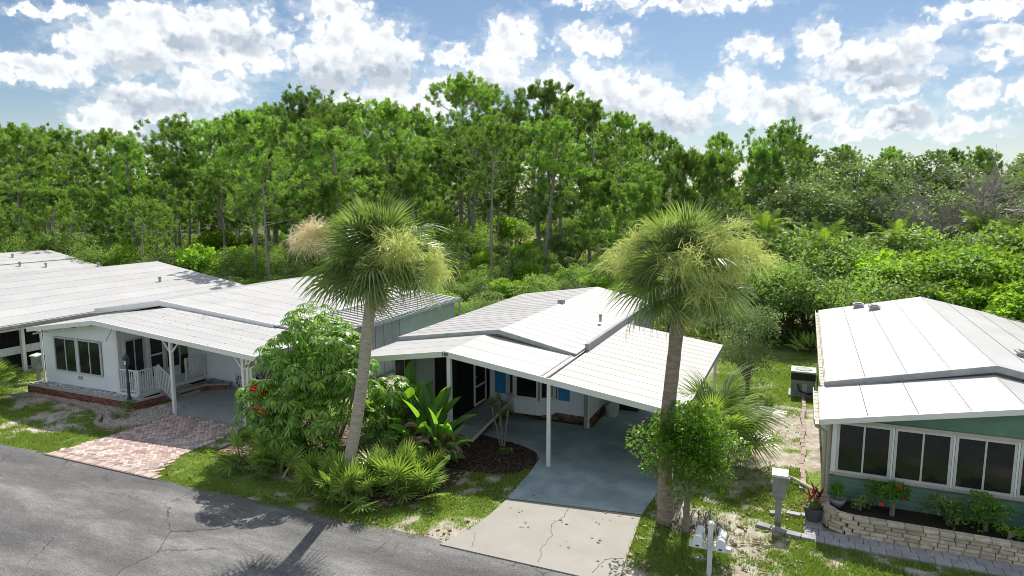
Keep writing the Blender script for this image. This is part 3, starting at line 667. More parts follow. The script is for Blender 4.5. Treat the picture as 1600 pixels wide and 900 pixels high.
# number on the fascia apex
def digits(txt, x, y, z, h, par):
    cu = bpy.data.curves.new('house_number', 'FONT'); cu.body = txt; cu.size = h; cu.extrude = .006; cu.align_x = 'CENTER'; cu.resolution_u = 2
    ob = bpy.data.objects.new('tmp', cu); C.objects.link(ob); dg = bpy.context.evaluated_depsgraph_get(); me = bpy.data.meshes.new_from_object(ob.evaluated_get(dg)); bpy.data.objects.remove(ob)
    me.materials.clear(); me.materials.append(m_label); o = bpy.data.objects.new('house_number', me); C.objects.link(o); o.parent = par
    b = ORG[par.name]; o.location = (x - b[0], y - b[1], z - b[2]); o.rotation_euler = (pi / 2, 0, 0); return o
digits('185', -9.47, 17.105, 2.955, .15, H)
# walls
vslab(H, 'side_wall', (-6.22, 31.2), (-6.22, 20.75), 0, 2.85, -.12, m_shade)
w = vslab(H, 'rear_wall', (-12.4, 31.15), (-6.4, 31.15), 0, 2.75, -.1, m_shade)
wl = vslab(H, 'left_wall', (-12.3, 18.9), (-12.3, 31.0), 0, 2.6, -.1, m_shade)
sw = bpy.data.objects.get('side_wall')
siding(sw, (-6.20, 20.8), (-6.20, 27.0), .33, lambda s: 2.6, .16, m_pale, holes=())
# front bay: three faces, boards, panes, shutters
Yf = 21.2
def bay():
    fw_ = vslab(H, 'front_wall', (-9.95, Yf), (-6.3, Yf), .28, 2.75, .1, m_pale)
    for k in range(31):                                  # upright siding boards below and beside the windows
        x = -9.92 + k * .119
        inbay = -9.25 < x < -7.15
        if inbay: continue
        mb = MB(); mb.obox((x, Yf - .018, .27), (.108, 0, 0), (0, .018, 0), (0, 0, 2.33)); mb.build('siding_board', m_pale, fw_)
    P = [(-9.25, Yf - .02), (-8.85, Yf - .38), (-7.95, Yf - .38), (-7.5, Yf - .02)]
    for (a, b) in zip(P, P[1:]):
        va, vb = Vector((*a, 0)), Vector((*b, 0)); d = (vb - va); Lg = d.length; d.normalize(); n = Vector((d.y, -d.x, 0))
        mb = MB(); mb.obox(va + Z3 * .27 - n * .06, d * Lg, n * .06, Z3 * .47); mb.obox(va + Z3 * 2.15 - n * .06, d * Lg, n * .06, Z3 * .4); pn = mb.build('bay_panel', m_pale, H)
        c = max(2, round(Lg / .12))
        for k in range(c):
            q = MB(); q.obox(va + d * (Lg * k / c + .004) + Z3 * .27, d * (Lg / c - .008), n * .016, Z3 * .45); q.build('siding_board', m_pale, pn)
        window(H, va + Z3 * .77 + d * .03 - n * .05, d, n, Lg - .06, 1.39, m_trim, 1, .06, .075, rails=(.52,))
        mb = MB(); mb.obox(va + Z3 * .71, d * Lg, n * .07, Z3 * .06); mb.build('window_sill', m_trim, H)
    mb = MB(); mb.slab([(*p, .27) for p in P], .05); mb.build('bay_floor', m_trim, H)
    for (x0, x1) in ((-9.72, -9.32), (-7.36, -6.98)):
        mb = MB(); mb.obox((x0, Yf - .05, .74), (x1 - x0, 0, 0), (0, .03, 0), (0, 0, 1.46)); sh = mb.build('shutter', m_blue, H)
        for k in range(14):
            q = MB(); q.obox((x0 + .05, Yf - .062, .80 + k * .095), (x1 - x0 - .1, 0, 0), (0, .012, .02), (0, 0, .06)); q.build('slat', m_blue, sh)
    window(H, (-7.48, Yf - .03, .74), (1, 0, 0), (0, -1, 0), .1, 1.4, m_trim, 1, .03)
    # masonry skirt under the boards
    sk = MB(); sk.box(-9.95, Yf - .0, .03, -6.3, Yf + .1, .27); sk = sk.build('skirt_wall', m_mortar, H)
    for r in range(3):
        k = 0; x = -9.3 - .11 * (r % 2)
        while x < -6.32:
            x1 = min(x + .205, -6.31)
            b = MB(); yy = Yf - .03 - (.25 if -8.9 < x < -7.9 else .12 if -9.2 < x < -7.55 else 0) * .0
            b.obox((x, yy, .035 + r * .078), (x1 - x - .012, 0, 0), (0, .035, 0), (0, 0, .066)); b.build('brick', m_brick2, sk); x += .217
    sk2 = MB(); sk2.box(-6.32, 20.95, .03, -6.215, 27, .33); sk2 = sk2.build('side_skirt', m_mortar, H)
    for r in range(4):
        y = 20.95 + .11 * (r % 2)
        while y < 24.2:
            b = MB(); b.obox((-6.215, y, .035 + r * .078), (.03, 0, 0), (0, .205, 0), (0, 0, .066)); b.build('brick', m_brick2, sk2); y += .217
bay()
post(H, -6.24, 20.82, .03, 2.52, .11); post(H, -6.31, 17.32, .036, zs(-6.31) - .1, .10); post(H, -9.43, 17.3, 0, 2.95, .12); post(H, -2.9, 17.4, 0, zs(-2.9) - .1, .09); post(H, -2.8, 25.6, 0, zs(-2.8) - .1, .09)
# screened porch
ps = MB(); ps.box(-12.4, 18.98, .0, -10.0, 21.2, .46); ps.build('porch_floor', m_wood, H)
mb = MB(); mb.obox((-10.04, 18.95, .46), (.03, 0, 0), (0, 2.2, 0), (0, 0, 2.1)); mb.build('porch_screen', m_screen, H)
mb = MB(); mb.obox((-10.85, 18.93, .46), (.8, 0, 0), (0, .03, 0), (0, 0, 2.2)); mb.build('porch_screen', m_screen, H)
pw = vslab(H, 'porch_wall', (-11.6, 18.93), (-10.85, 18.93), .46, 2.62, .08, m_grey)
siding(pw, (-11.6, 18.92), (-10.85, 18.92), .46, lambda s: 2.6, .2, m_grey)
window(H, (-12.35, 18.9, .7), (1, 0, 0), (0, -1, 0), .75, 1.75, m_gut, 2, .04)
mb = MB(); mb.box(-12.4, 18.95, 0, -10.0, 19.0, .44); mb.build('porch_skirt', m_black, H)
def screen_door():
    o = Vector((-9.995, 20.02, .52)); u = Vector((0, 1, 0)); n = Vector((1, 0, 0)); mb = MB(); w, h, f = .92, 2.05, .075
    mb.obox(o, u * f, n * .04, Z3 * h); mb.obox(o + u * (w - f), u * f, n * .04, Z3 * h); mb.obox(o + u * f, u * (w - 2 * f), n * .04, Z3 * f)
    mb.obox(o + u * f + Z3 * (h - f), u * (w - 2 * f), n * .04, Z3 * f); mb.obox(o + u * f + Z3 * .62, u * (w - 2 * f), n * .04, Z3 * f * .8)
    d = mb.build('screen_door', m_trim, H)
    for z0, z1 in ((f, .62), (.68, h - f)):
        p = MB(); p.obox(o + u * f + Z3 * z0 + n * .008, u * (w - 2 * f), n * .01, Z3 * (z1 - z0)); p.build('screen', m_screen, d)
    k = MB(); k.tube([o + u * .12 + Z3 * 1.0 + n * .04, o + u * .12 + Z3 * 1.0 + n * .09], .02, 6); k.build('handle', m_alu, d)
screen_door()
RP = thing('entry_ramp', 'grey boarded ramp sloping down beside the dark screened porch', 'ramp', (-9.5, 19.5, 0))
for k in range(24):
    t0, t1 = k / 24, (k + 1) / 24; ya, yb = 21.1 - 3.0 * t0, 21.1 - 3.0 * t1 + .012; za, zb = .5 - .42 * t0, .5 - .42 * t1
    mb = MB(); mb.slab([(-9.97, yb, zb), (-9.12, yb, zb), (-9.12, ya, za), (-9.97, ya, za)], .035); mb.build('board', m_ramp, RP)
mb = MB(); mb.obox((-9.12, 18.1, .06), (.045, 0, 0), (0, 3.0, .42), (0, 0, .09)); mb.build('edge_rail', m_trim, RP)
for y in (18.6, 19.8, 20.9): 
    mb = MB(); mb.box(-9.2, y - .04, 0, -9.13, y + .04, .05 + (y - 18.1) * .14); mb.build('leg', m_wood, RP)

# things by the carport wall
def bin_():
    t = thing('trash_can', 'pale round plastic trash can with lid beside the carport wall', 'trash can', (-5.82, 22.35, .036))
    o = (-5.82, 22.35, .036)
    mb = MB(); mb.lathe(o, [(0, 0), (.20, 0), (.215, .05), (.255, .66), (.275, .70), (.275, .74), (.24, .74)], 20); mb.build('body', m_bin, t, True)
    mb = MB(); mb.lathe(o, [(.285, .70), (.29, .75), (.26, .80), (.10, .84), (0, .845)], 20); mb.build('lid', m_bin, t, True)
    mb = MB(); mb.tube([(-5.93, 22.13, .58), (-5.95, 22.07, .55), (-5.90, 22.05, .50), (-5.85, 22.07, .55), (-5.85, 22.12, .58)], .014, 6); mb.build('handle', m_black, t)
bin_()
t = thing('storage_box', 'black lidded storage box in the dark behind the pale trash can', 'box', (-5.4, 23.4, .036))
mb = MB(); mb.box(-5.75, 23.1, .036, -5.1, 23.8, .85); mb.build('body', m_black, t)
mb = MB(); mb.box(-5.78, 23.07, .86, -5.07, 23.83, .93); mb.build('lid', m_black, t)

# ------------------------------------------------------------------ the white house on the left (porch, brick planter)
W = thing('porch_house', 'white house with braced porch roof, railed deck and brick planter border', 'house', (-22, 20, 0))
px = [(-27.35, 2.55), (-23.5, 3.1), (-15.95, 2.48)]
pf = deck(W, 'porch_roof', px, 16.45, 19.8)
side(pf, -23.5, 3.1, -27.35, 2.55, 16.4, 19.75, 4, m_roof, rib=.005, gap=.006); side(pf, -23.5, 3.1, -15.95, 2.48, 16.4, 19.75, 6, m_roof, rib=.005, gap=.006)
fascia(W, px, 16.35, .17)
mx_ = [(-28.1, 2.72), (-24.1, 3.32), (-18.2, 2.78)]
mf = deck(W, 'roof', mx_, 19.75, 30.2, th=.14)
side(mf, -24.1, 3.32, -28.1, 2.72, 19.72, 30.2, 10, m_roof, rib=.006, gap=.008); side(mf, -24.1, 3.32, -18.2, 2.78, 19.72, 30.2, 10, m_roof, rib=.006, gap=.008)
mb = MB()
for (xa, za), (xb, zb) in zip(mx_, mx_[1:]): mb.obox((xa, 19.66, za - .2), (xb - xa, 0, zb - za), (0, .05, 0), (0, 0, .215))
mb.build('roof_step', m_trim, W)
mb = MB(); mb.obox((-18.2, 19.7, 2.72), (.16, 0, -.02), (0, 10.5, 0), (0, 0, .07)); mb.build('valley_strip', m_trim, W)
# lower corrugated roof over the side shed
cf = deck(W, 'shed_roof', [(-18.1, 2.70), (-15.95, 2.46)], 19.75, 30.3, th=.08)
side(cf, -18.02, 2.70, -15.95, 2.46, 19.75, 30.3, 30, m_roof_mid, rib=.045, gap=.02)
mb = MB(); mb.obox((-15.94, 22.0, 2.32), (.10, 0, 0), (0, 8.3, 0), (0, 0, .10)); mb.obox((-15.9, 30.2, 0), (.08, 0, 0), (0, .08, 0), (0, 0, 2.32)); mb.build('gutter', m_green2, W)
# corrugated edge: each crest end shows as a small block
for k in range(34):
    y = 22.0 + k * .245; mb = MB(); mb.obox((-16.1, y, 2.475), (.26, 0, -.03), (0, .12, 0), (0, 0, .05)); mb.build('rib_end', m_gut, cf)
s1 = vslab(W, 'shed_wall', (-16.15, 30.2), (-16.15, 22.0), 0, 2.38, -.1, m_shade)
for k in range(5):
    mb = MB(); y = 22.0 + k * .62; mb.obox((-16.15, y + .02, .1), (.03, 0, 0), (0, .58, 0), (0, 0, 2.22)); mb.build('panel', m_grey, s1)
siding(s1, (-16.15, 25.2), (-16.15, 30.15), .1, lambda s: 2.34, .2, m_green2)
mb = MB(); mb.obox((-16.15, 25.1, .05), (.05, 0, 0), (0, .1, 0), (0, 0, 2.3)); mb.build('corner_board', m_green2, s1)
# front room
ctop = lambda x: (2.55 + (x + 27.35) * .143 if x < -23.5 else 3.1 - (x + 23.5) * .0821) - .17
fr = vslab(W, 'front_wall', (-27.35, 17.0), (-23.25, 17.0), .28, 2.42, .1, m_white)
siding(fr, (-27.4, 16.99), (-23.2, 16.99), .28, lambda s: ctop(-27.4 + s), .135, m_white, holes=[(.68, 3.38, .80, 2.16)])
for x in (-26.72, -25.35): window(W, (x, 16.965, .80), (1, 0, 0), (0, -1, 0), 1.30, 1.36, m_alu, 2, .06, .05)
mb = MB(); mb.box(-25.42, 16.93, .78, -25.35, 16.99, 2.2); mb.build('window_post', m_trim, W)
mb = MB(); mb.box(-25.45, 16.94, .58, -25.25, 16.98, .70); mb.build('outlet_box', m_gut, W)
lw = vslab(W, 'left_wall', (-27.35, 17.0), (-27.35, 30), .0, 2.45, -.1, m_white)
siding(lw, (-27.36, 20), (-27.36, 17.0), .28, lambda s: 2.4, .135, m_white)
mb = MB(); mb.tube([(-27.47, 16.94, .1), (-27.47, 16.94, 2.3)], .045, 8); mb.tube([(-27.47, 16.94, 2.3), (-27.5, 16.6, 2.45)], .045, 8); mb.build('downspout', m_trim, W)
mb = MB(); mb.box(-23.28, 16.95, .25, -23.15, 17.05, 2.9); mb.build('corner_post', m_trim, W)
# deck side wall with windows and door
sd = vslab(W, 'deck_wall', (-23.2, 19.7), (-23.2, 17.05), .35, 2.9, -.08, m_white)
window(W, (-23.2, 17.25, .72), (0, 1, 0), (1, 0, 0), .82, 1.5, m_alu, 2, .05, .05)
def door():
    o = Vector((-23.19, 18.2, .40)); u = Vector((0, 1, 0)); n = Vector((1, 0, 0)); mb = MB(); w, h = .78, 1.95
    mb.obox(o, u * .12, n * .05, Z3 * h); mb.obox(o + u * (w - .12), u * .12, n * .05, Z3 * h); mb.obox(o + u * .12, u * (w - .24), n * .05, Z3 * .16)
    mb.obox(o + u * .12 + Z3 * (h - .12), u * (w - .24), n * .05, Z3 * .12); mb.obox(o + u * .12 + Z3 * .98, u * (w - .24), n * .05, Z3 * .07); d = mb.build('storm_door', m_trim, W)
    for z0, z1 in ((.16, .98), (1.05, h - .12)):
        p = MB(); p.obox(o + u * .12 + Z3 * z0 + n * .006, u * (w - .24), n * .012, Z3 * (z1 - z0)); p.build('pane', m_glass, d)
    for z in (.95, 1.08):
        k = MB(); k.tube([o + u * .06 + Z3 * z + n * .05, o + u * .06 + Z3 * z + n * .10], .022, 6); k.build('handle', m_gut, d)
door()
window(W, (-23.2, 19.02, .72), (0, 1, 0), (1, 0, 0), .66, 1.5, m_alu, 2, .05, .05)
# rear carport wall
bw = vslab(W, 'carport_wall', (-23.1, 20.0), (-19.9, 20.0), .0, 2.75, .1, m_white)
siding(bw, (-22.0, 19.99), (-19.95, 19.99), .3, lambda s: 2.5, .135, m_white, holes=[(0, 1.75, 1.7, 2.3)])
window(W, (-22.0, 19.95, 1.72), (1, 0, 0), (0, -1, 0), .82, .5, m_trim, 1, .05, .05); window(W, (-21.1, 19.95, 1.72), (1, 0, 0), (0, -1, 0), .8, .5, m_trim, 1, .05, .05)
cw = vslab(W, 'carport_side_wall', (-19.9, 30), (-19.9, 20.02), .0, 2.6, -.1, m_white)
siding(cw, (-19.89, 20.1), (-19.89, 27), .55, lambda s: 2.45, .135, m_white)
for (a, b) in (((-20.5, 19.93), (-20.02, 19.93)), ((-19.84, 20.3), (-19.84, 20.85)), ((-19.84, 20.9), (-19.84, 21.45)), ((-19.84, 21.5), (-19.84, 22.05)), ((-19.84, 22.1), (-19.84, 22.65))):
    A, B = Vector((*a, .05)), Vector((*b, .05)); d = (B - A); w = d.length; d.normalize(); n = Vector((d.y, -d.x, 0)); mb = MB(); h = .48
    for (s0, z0, s1, z1) in ((0, 0, w, 0), (0, h, w, h), (0, 0, 0, h), (w, 0, w, h), (0, 0, w, h), (w, 0, 0, h), (w / 2, 0, w / 2, h), (0, h / 2, w, h / 2)):
        mb.bar(A + d * s0 + Z3 * z0, A + d * s1 + Z3 * z1, .05, .04)
    mb.build('lattice_panel', m_trim, W)
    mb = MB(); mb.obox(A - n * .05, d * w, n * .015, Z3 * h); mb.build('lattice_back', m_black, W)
post(W, -19.98, 19.85, .03, 2.6, .12)
# carport posts with braces
def braced(x, y, zt):
    mb = MB(); mb.box(x - .05, y - .05, .03, x + .05, y + .05, zt)
    for s in (-1, 1): mb.bar((x + s * .45, y, zt - .02 - (.0821 * s * .45)), (x, y, zt - .55), .05, .045)
    mb.build('braced_post', m_trim, W)
braced(-19.98, 16.6, ctop(-19.98) + .06); braced(-16.72, 16.6, ctop(-16.72) + .06)
post(W, -16.55, 16.62, .03, ctop(-16.5), .09)
mb = MB(); mb.bar((-23.2, 16.55, 2.35), (-22.8, 16.55, 2.85), .05, .045); mb.bar((-27.2, 16.5, 2.3), (-27.2, 17.0, 2.3), .06, .06); mb.build('roof_brace', m_trim, W)
mb = MB(); mb.tube([(-16.0, 16.42, 2.3), (-16.05, 16.5, 2.15), (-16.42, 16.62, 2.0), (-16.42, 16.62, .1)], .04, 8); mb.build('downspout', m_trim, W)
# deck, railings, steps
mb = MB(); mb.box(-23.2, 16.85, .22, -22.1, 20.0, .36); mb.build('deck_floor', m_white, W)
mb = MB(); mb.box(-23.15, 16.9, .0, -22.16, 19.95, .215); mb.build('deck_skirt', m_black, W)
railing(W, (-23.12, 16.92, .36), (-22.25, 16.94, .36), .86, 8); railing(W, (-22.15, 16.95, .36), (-22.15, 17.72, .36), .86, 8)
railing(W, (-22.1, 17.78, .36), (-21.05, 17.5, .0), .9, 9); railing(W, (-22.15, 19.05, .36), (-22.12, 19.92, .36), .86, 8)
for k, (x0, x1, z) in enumerate(((-22.1, -21.75, .24), (-21.75, -21.3, .13))):
    mb = MB(); mb.box(x0, 17.75, 0, x1, 19.0, z); mb.build('step', m_cap, W)
# brick planter border
BP = thing('brick_planter', 'low red brick planter border filled with white pebbles before the white porch', 'planter', (-24, 16.4, 0))
line = [(-27.55, 16.9), (-27.55, 16.32), (-21.62, 16.32), (-21.45, 17.5)]
def brick_run(run, z0, rows, par, t=.12):
    V = []; F = []
    for (a, b) in zip(run, run[1:]):
        A, B = Vector((*a, 0)), Vector((*b, 0)); d = B - A; Lg = d.length; d.normalize(); n = Vector((d.y, -d.x, 0))
        mb = MB(); mb.obox(A + Z3 * z0 - n * t, d * Lg, n * (t - .012), Z3 * rows * .068); mb.build('brick_core', m_mortar, par)
        bk = MB()
        for r in range(rows):
            s = -.1 * (r % 2)
            while s < Lg:
                s0, s1 = max(s, 0), min(s + .2, Lg)
                if s1 - s0 > .04: bk.obox(A + d * s0 + Z3 * (z0 + .004 + r * .068) - n * .02, d * (s1 - s0 - .01), n * .02, Z3 * .058)
                s += .21
        q = bk.build('brick_course', m_brick, par); q['kind'] = 'stuff'

brick_run(line, .0, 4, BP)
def coping(run, z, par, w=.17):
    for (a, b) in zip(run, run[1:]):
        A, B = Vector((*a, 0)), Vector((*b, 0)); d = B - A; Lg = d.length; d.normalize(); n = Vector((d.y, -d.x, 0)); c = max(1, round(Lg / .42))
        for k in range(c):
            mb = MB(); mb.obox(A + d * (Lg * k / c + .004) + Z3 * z - n * (w - .03), d * (Lg / c - .008), n * w, Z3 * .045); mb.build('coping_stone', m_cap, par)
coping(line, .273, BP)
scatter('white_pebbles', [(-27.45, 16.42), (-21.7, 16.42), (-21.7, 16.9), (-27.45, 16.98)], 1500, .04, .27, m_wpebble, label='white pebbles filling the brick planter under the porch windows')
mb = MB(); mb.box(-27.45, 16.34, 0, -21.62, 16.98, .255); mb.build('fill', m_mortar, BP)
# second low brick edge by the steps
st = thing('step_planter', 'short stepped brick edge with pale coping beside the porch steps', 'planter', (-21.2, 18.8, 0))
brick_run([(-21.38, 18.05), (-21.2, 19.9)], 0, 3, st); coping([(-21.38, 18.05), (-21.2, 19.9)], .205, st, .3)
mb = MB(); mb.box(-21.75, 19.0, 0, -21.45, 19.95, .25); mb.build('fill', m_mortar, st)
brick_run([(-21.2, 19.2), (-20.55, 19.6)], 0, 3, st); coping([(-21.25, 19.2), (-20.55, 19.62)], .205, st, .34)
for i, (x, y, r) in enumerate(((-20.95, 16.95, .17), (-20.5, 16.85, .2), (-20.35, 17.1, .16))):
    mb = MB(); mb.lathe((x, y, .02), [(0, 0), (r, 0), (r * 1.02, .05), (r * .9, .085), (0, .09)], 9)
    o = mb.build('flat_stone', m_cap, origin=(x, y, .0)); tag(o, ['small flat stone nearest the planter corner, beside the gravel bed', 'larger middle flat stone on the gravel bed by the porch post', 'small flat stone farthest back beside the porch post foot'][i], 'stone', 'flat stones by the porch steps')
# curved concrete edging
def edging():
    c = [(-27.6, 15.75), (-26.6, 15.98), (-25.65, 16.05), (-24.2, 15.97), (-23.0, 15.74), (-22.15, 15.4), (-21.75, 15.05), (-21.5, 14.75), (-20.95, 14.58), (-20.3, 14.78), (-20.0, 15.1)]
    P = []
    for i in range(len(c) - 1):
        for k in range(5): P.append((c[i][0] + (c[i + 1][0] - c[i][0]) * k / 5, c[i][1] + (c[i + 1][1] - c[i][1]) * k / 5))
    P.append(c[-1]); E = thing('garden_edging', 'curved pinkish concrete edging round the gravel bed', 'edging', (-22, 15.2, 0))
    for i in range(0, len(P) - 1):
        a, b = Vector((*P[i], 0)), Vector((*P[i + 1], 0)); d = b - a; n = Vector((-d.y, d.x, 0)).normalized()
        mb = MB(); mb.obox(a - n * .07 - Z3 * .03, d * .985, n * .14, Z3 * .13); mb.build('edging_block', m_edge, E)
edging()
def lamp():
    t = thing('lamp_post', 'dark green garden lamp post at the railing corner of the white porch', 'lamp post', (-21.9, 16.2, .3)); x, y = -22.0, 16.42
    mb = MB(); mb.lathe((x, y, .28), [(0, 0), (.08, 0), (.08, .1), (.055, .14), (.05, .6), (.058, .62), (.058, .66), (.04, .7), (.038, 1.25), (.05, 1.28)], 10); mb.build('post', m_lamp, t, True)
    mb = MB(); mb.lathe((x, y, 1.56), [(.05, 0), (.10, .05), (.12, .28), (.14, .30), (.05, .42), (.015, .47), (0, .48)], 6); mb.build('lantern', m_lamp, t)
    mb = MB(); mb.box(x + .02, y - .125, 1.63, x + .10, y - .10, 1.78); mb.build('lamp_glass', m_trim, t)
lamp()

# ------------------------------------------------------------------ the two roofs beyond it
A = thing('screened_house', 'long white roofed house with dark screened porch behind the white porch house', 'house', (-36, 22, 0))
ra = deck(A, 'roof', [(-45.7, 2.2), (-38.1, 3.41), (-30.5, 2.2)], 12, 31.1, th=.14)
side(ra, -38.1, 3.41, -30.5, 2.2, 12, 31.1, 7, m_roof, long=True, rib=.01); side(ra, -38.1, 3.41, -45.7, 2.2, 12, 31.1, 7, m_roof, long=True, rib=.01)
mb = MB(); mb.obox((-30.5, 12, 2.06), (.12, 0, 0), (0, 19.1, 0), (0, 0, .11)); mb.build('gutter', m_gut, A)
mb = MB(); mb.obox((-30.95, 12, 1.86), (.10, 0, 0), (0, 19, 0), (0, 0, .16)); mb.build('beam', m_trim, A)
for y in (14.6, 18.3, 22.0, 23.2, 25.4, 27.5): post(A, -30.95, y, 0, 1.9, .14)
mb = MB(); mb.box(-40, 12.3, 0, -31.5, 30.9, 1.95); mb.build('wall', m_shade, A)
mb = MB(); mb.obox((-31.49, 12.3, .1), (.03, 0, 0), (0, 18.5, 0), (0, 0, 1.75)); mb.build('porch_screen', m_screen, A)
kw = MB(); kw.obox((-31.42, 12.3, .72), (.04, 0, 0), (0, 10.5, 0), (0, 0, .34)); kw = kw.build('knee_rail', m_pale, A)
for k in range(64):
    mb = MB(); y = 12.35 + k * .163; mb.obox((-31.38, y, .74), (.025, 0, 0), (0, .09, 0), (0, 0, .30)); mb.build('board', m_trim, kw)
for x, y in ((-33.7, 27.6), (-38.5, 27.4), (-32.2, 29.6)): roof_vent(A, x, y, 3.41 - abs(x + 38.1) * .159, .07, .25)
B2 = thing('far_white_house', 'farthest white roofed house at the left edge before the pines', 'house', (-54, 26, 0))
rb = deck(B2, 'roof', [(-61, 2.25), (-54.2, 3.4), (-47.4, 2.25)], 16, 34.6, th=.14)
side(rb, -54.2, 3.4, -50.9, 2.85, 16, 34.6, 3, m_roof, long=True, rib=.01); side(rb, -50.86, 2.80, -47.4, 2.22, 16, 34.6, 3, m_roof, long=True, rib=.01); side(rb, -54.2, 3.4, -61, 2.25, 16, 34.6, 6, m_roof, long=True, rib=.01)
mb = MB(); mb.obox((-50.9, 16, 2.77), (.05, 0, 0), (0, 18.6, 0), (0, 0, .09)); mb.build('roof_step', m_gut, B2)
mb = MB(); mb.box(-60.5, 16.4, 0, -48, 34.2, 2.1); mb.build('wall', m_shade, B2)
for x, y in ((-49.3, 31.2), (-50.2, 30.0), (-52.6, 31.0)): roof_vent(B2, x, y, 3.4 - abs(x + 54.2) * .169, .07, .25)

# ------------------------------------------------------------------ the green house on the right
Gh = thing('green_house', 'sage green house with white roof and wide dark sliding windows', 'house', (4.5, 20, 0))
gx = [(.55, 2.36), (4.55, 3.12), (8.55, 2.36)]
gf = deck(Gh, 'porch_roof', gx, 17.2, 20.3)
side(gf, 4.55, 3.12, .55, 2.36, 17.15, 20.25, 4, m_roof, long=True, rib=.008); side(gf, 4.55, 3.12, 8.55, 2.36, 17.15, 20.25, 4, m_roof, long=True, rib=.008)
fascia(Gh, gx, 17.1, .13)
g2 = [(.72, 2.52), (4.6, 3.36), (8.5, 2.52)]
gm = deck(Gh, 'roof', g2, 20.2, 33.0, th=.14)
side(gm, 4.6, 3.36, .72, 2.52, 20.17, 33.0, 4, m_roof, long=True, rib=.010); side(gm, 4.6, 3.36, 8.5, 2.52, 20.17, 33.0, 4, m_roof, long=True, rib=.010)
mb = MB()
for (xa, za), (xb, zb) in zip(g2, g2[1:]): mb.obox((xa, 20.12, za - .16), (xb - xa, 0, zb - za), (0, .045, 0), (0, 0, .17))
mb.build('roof_step', m_gut, Gh)
for (x, y0, y1, z) in ((.42, 17.15, 20.1, 2.22), (.58, 20.2, 33.0, 2.38)):
    mb = MB(); mb.box(x, y0, z, x + .02, y1, z + .13); mb.box(x + .02, y0, z, x + .12, y1, z + .02); mb.box(x + .12, y0, z, x + .135, y1, z + .13); g = mb.build('gutter', m_beige, Gh)
    k = y0 + .3
    while k < y1: 
        q = MB(); q.box(x + .02, k, z + .09, x + .12, k + .03, z + .105); q.build('gutter_strap', m_beige, g); k += .75
mb = MB(); mb.tube([(.49, 17.35, 2.24), (.49, 17.4, 2.12), (.70, 17.55, 1.95), (.72, 17.6, .30), (.62, 18.1, .18), (.1, 18.9, .10), (-.35, 19.3, .08)], .045, 8); mb.build('downspout', m_beige, Gh)
for x, y in ((2.24, 32.3), (2.75, 31.2), (5.85, 22.9)):
    zz = 3.36 - abs(x - 4.6) * .2165; mb = MB(); mb.box(x - .16, y - .16, zz - .1, x + .16, y + .16, zz + .12); mb.box(x - .21, y - .21, zz + .12, x + .21, y + .21, zz + .17); mb.box(x - .13, y - .13, zz + .17, x + .13, y + .13, zz + .22); mb.build('roof_box_vent', m_gut, Gh)
gw = vslab(Gh, 'front_wall', (.85, 17.42), (8.4, 17.42), 0, 2.3, .12, m_shade)
gt = lambda s: 3.0 - abs(.85 + s - 4.55) * .19
siding(gw, (.85, 17.41), (8.35, 17.41), .04, lambda s: .99, .112, m_green); siding(gw, (.85, 17.41), (8.35, 17.41), 2.38, gt, .105, m_green)
mb = MB()
mb.poly([(.9, 17.44, 2.28), (8.3, 17.44, 2.28), (8.3, 17.44, 2.3), (4.55, 17.44, 3.0), (.9, 17.44, 2.3)]); mb.build('gable_wall', m_shade, Gh)
mb = MB(); mb.box(.82, 17.33, .99, 8.38, 17.41, 1.06); mb.box(.82, 17.34, 2.30, 8.38, 17.41, 2.375); mb.build('window_band', m_beige, Gh)
x = .95
for k in range(6):
    window(Gh, (x, 17.385, 1.062), (1, 0, 0), (0, -1, 0), 1.14, 1.236, m_alu, 2, .055, .045)
    mb = MB(); mb.box(x + 1.145, 17.335, 1.062, x + 1.185, 17.41, 2.298); mb.build('window_post', m_trim, Gh); x += 1.195
mb = MB(); mb.box(.845, 17.33, 1.062, .945, 17.41, 2.298); mb.build('window_post', m_trim, Gh)
ls = vslab(Gh, 'left_wall', (.82, 17.42), (.82, 33.0), 0, 2.35, -.12, m_shade)
for k in range(26):
    mb = MB(); mb.obox((.80, 17.45 + k * .6, .1), (.02, 0, 0), (0, .57, 0), (0, 0, 2.1)); mb.build('panel', m_green2 if k > 4 else m_beige, ls)
vslab(Gh, 'rear_wall', (.9, 32.9), (8.4, 32.9), 0, 2.4, -.1, m_shade)

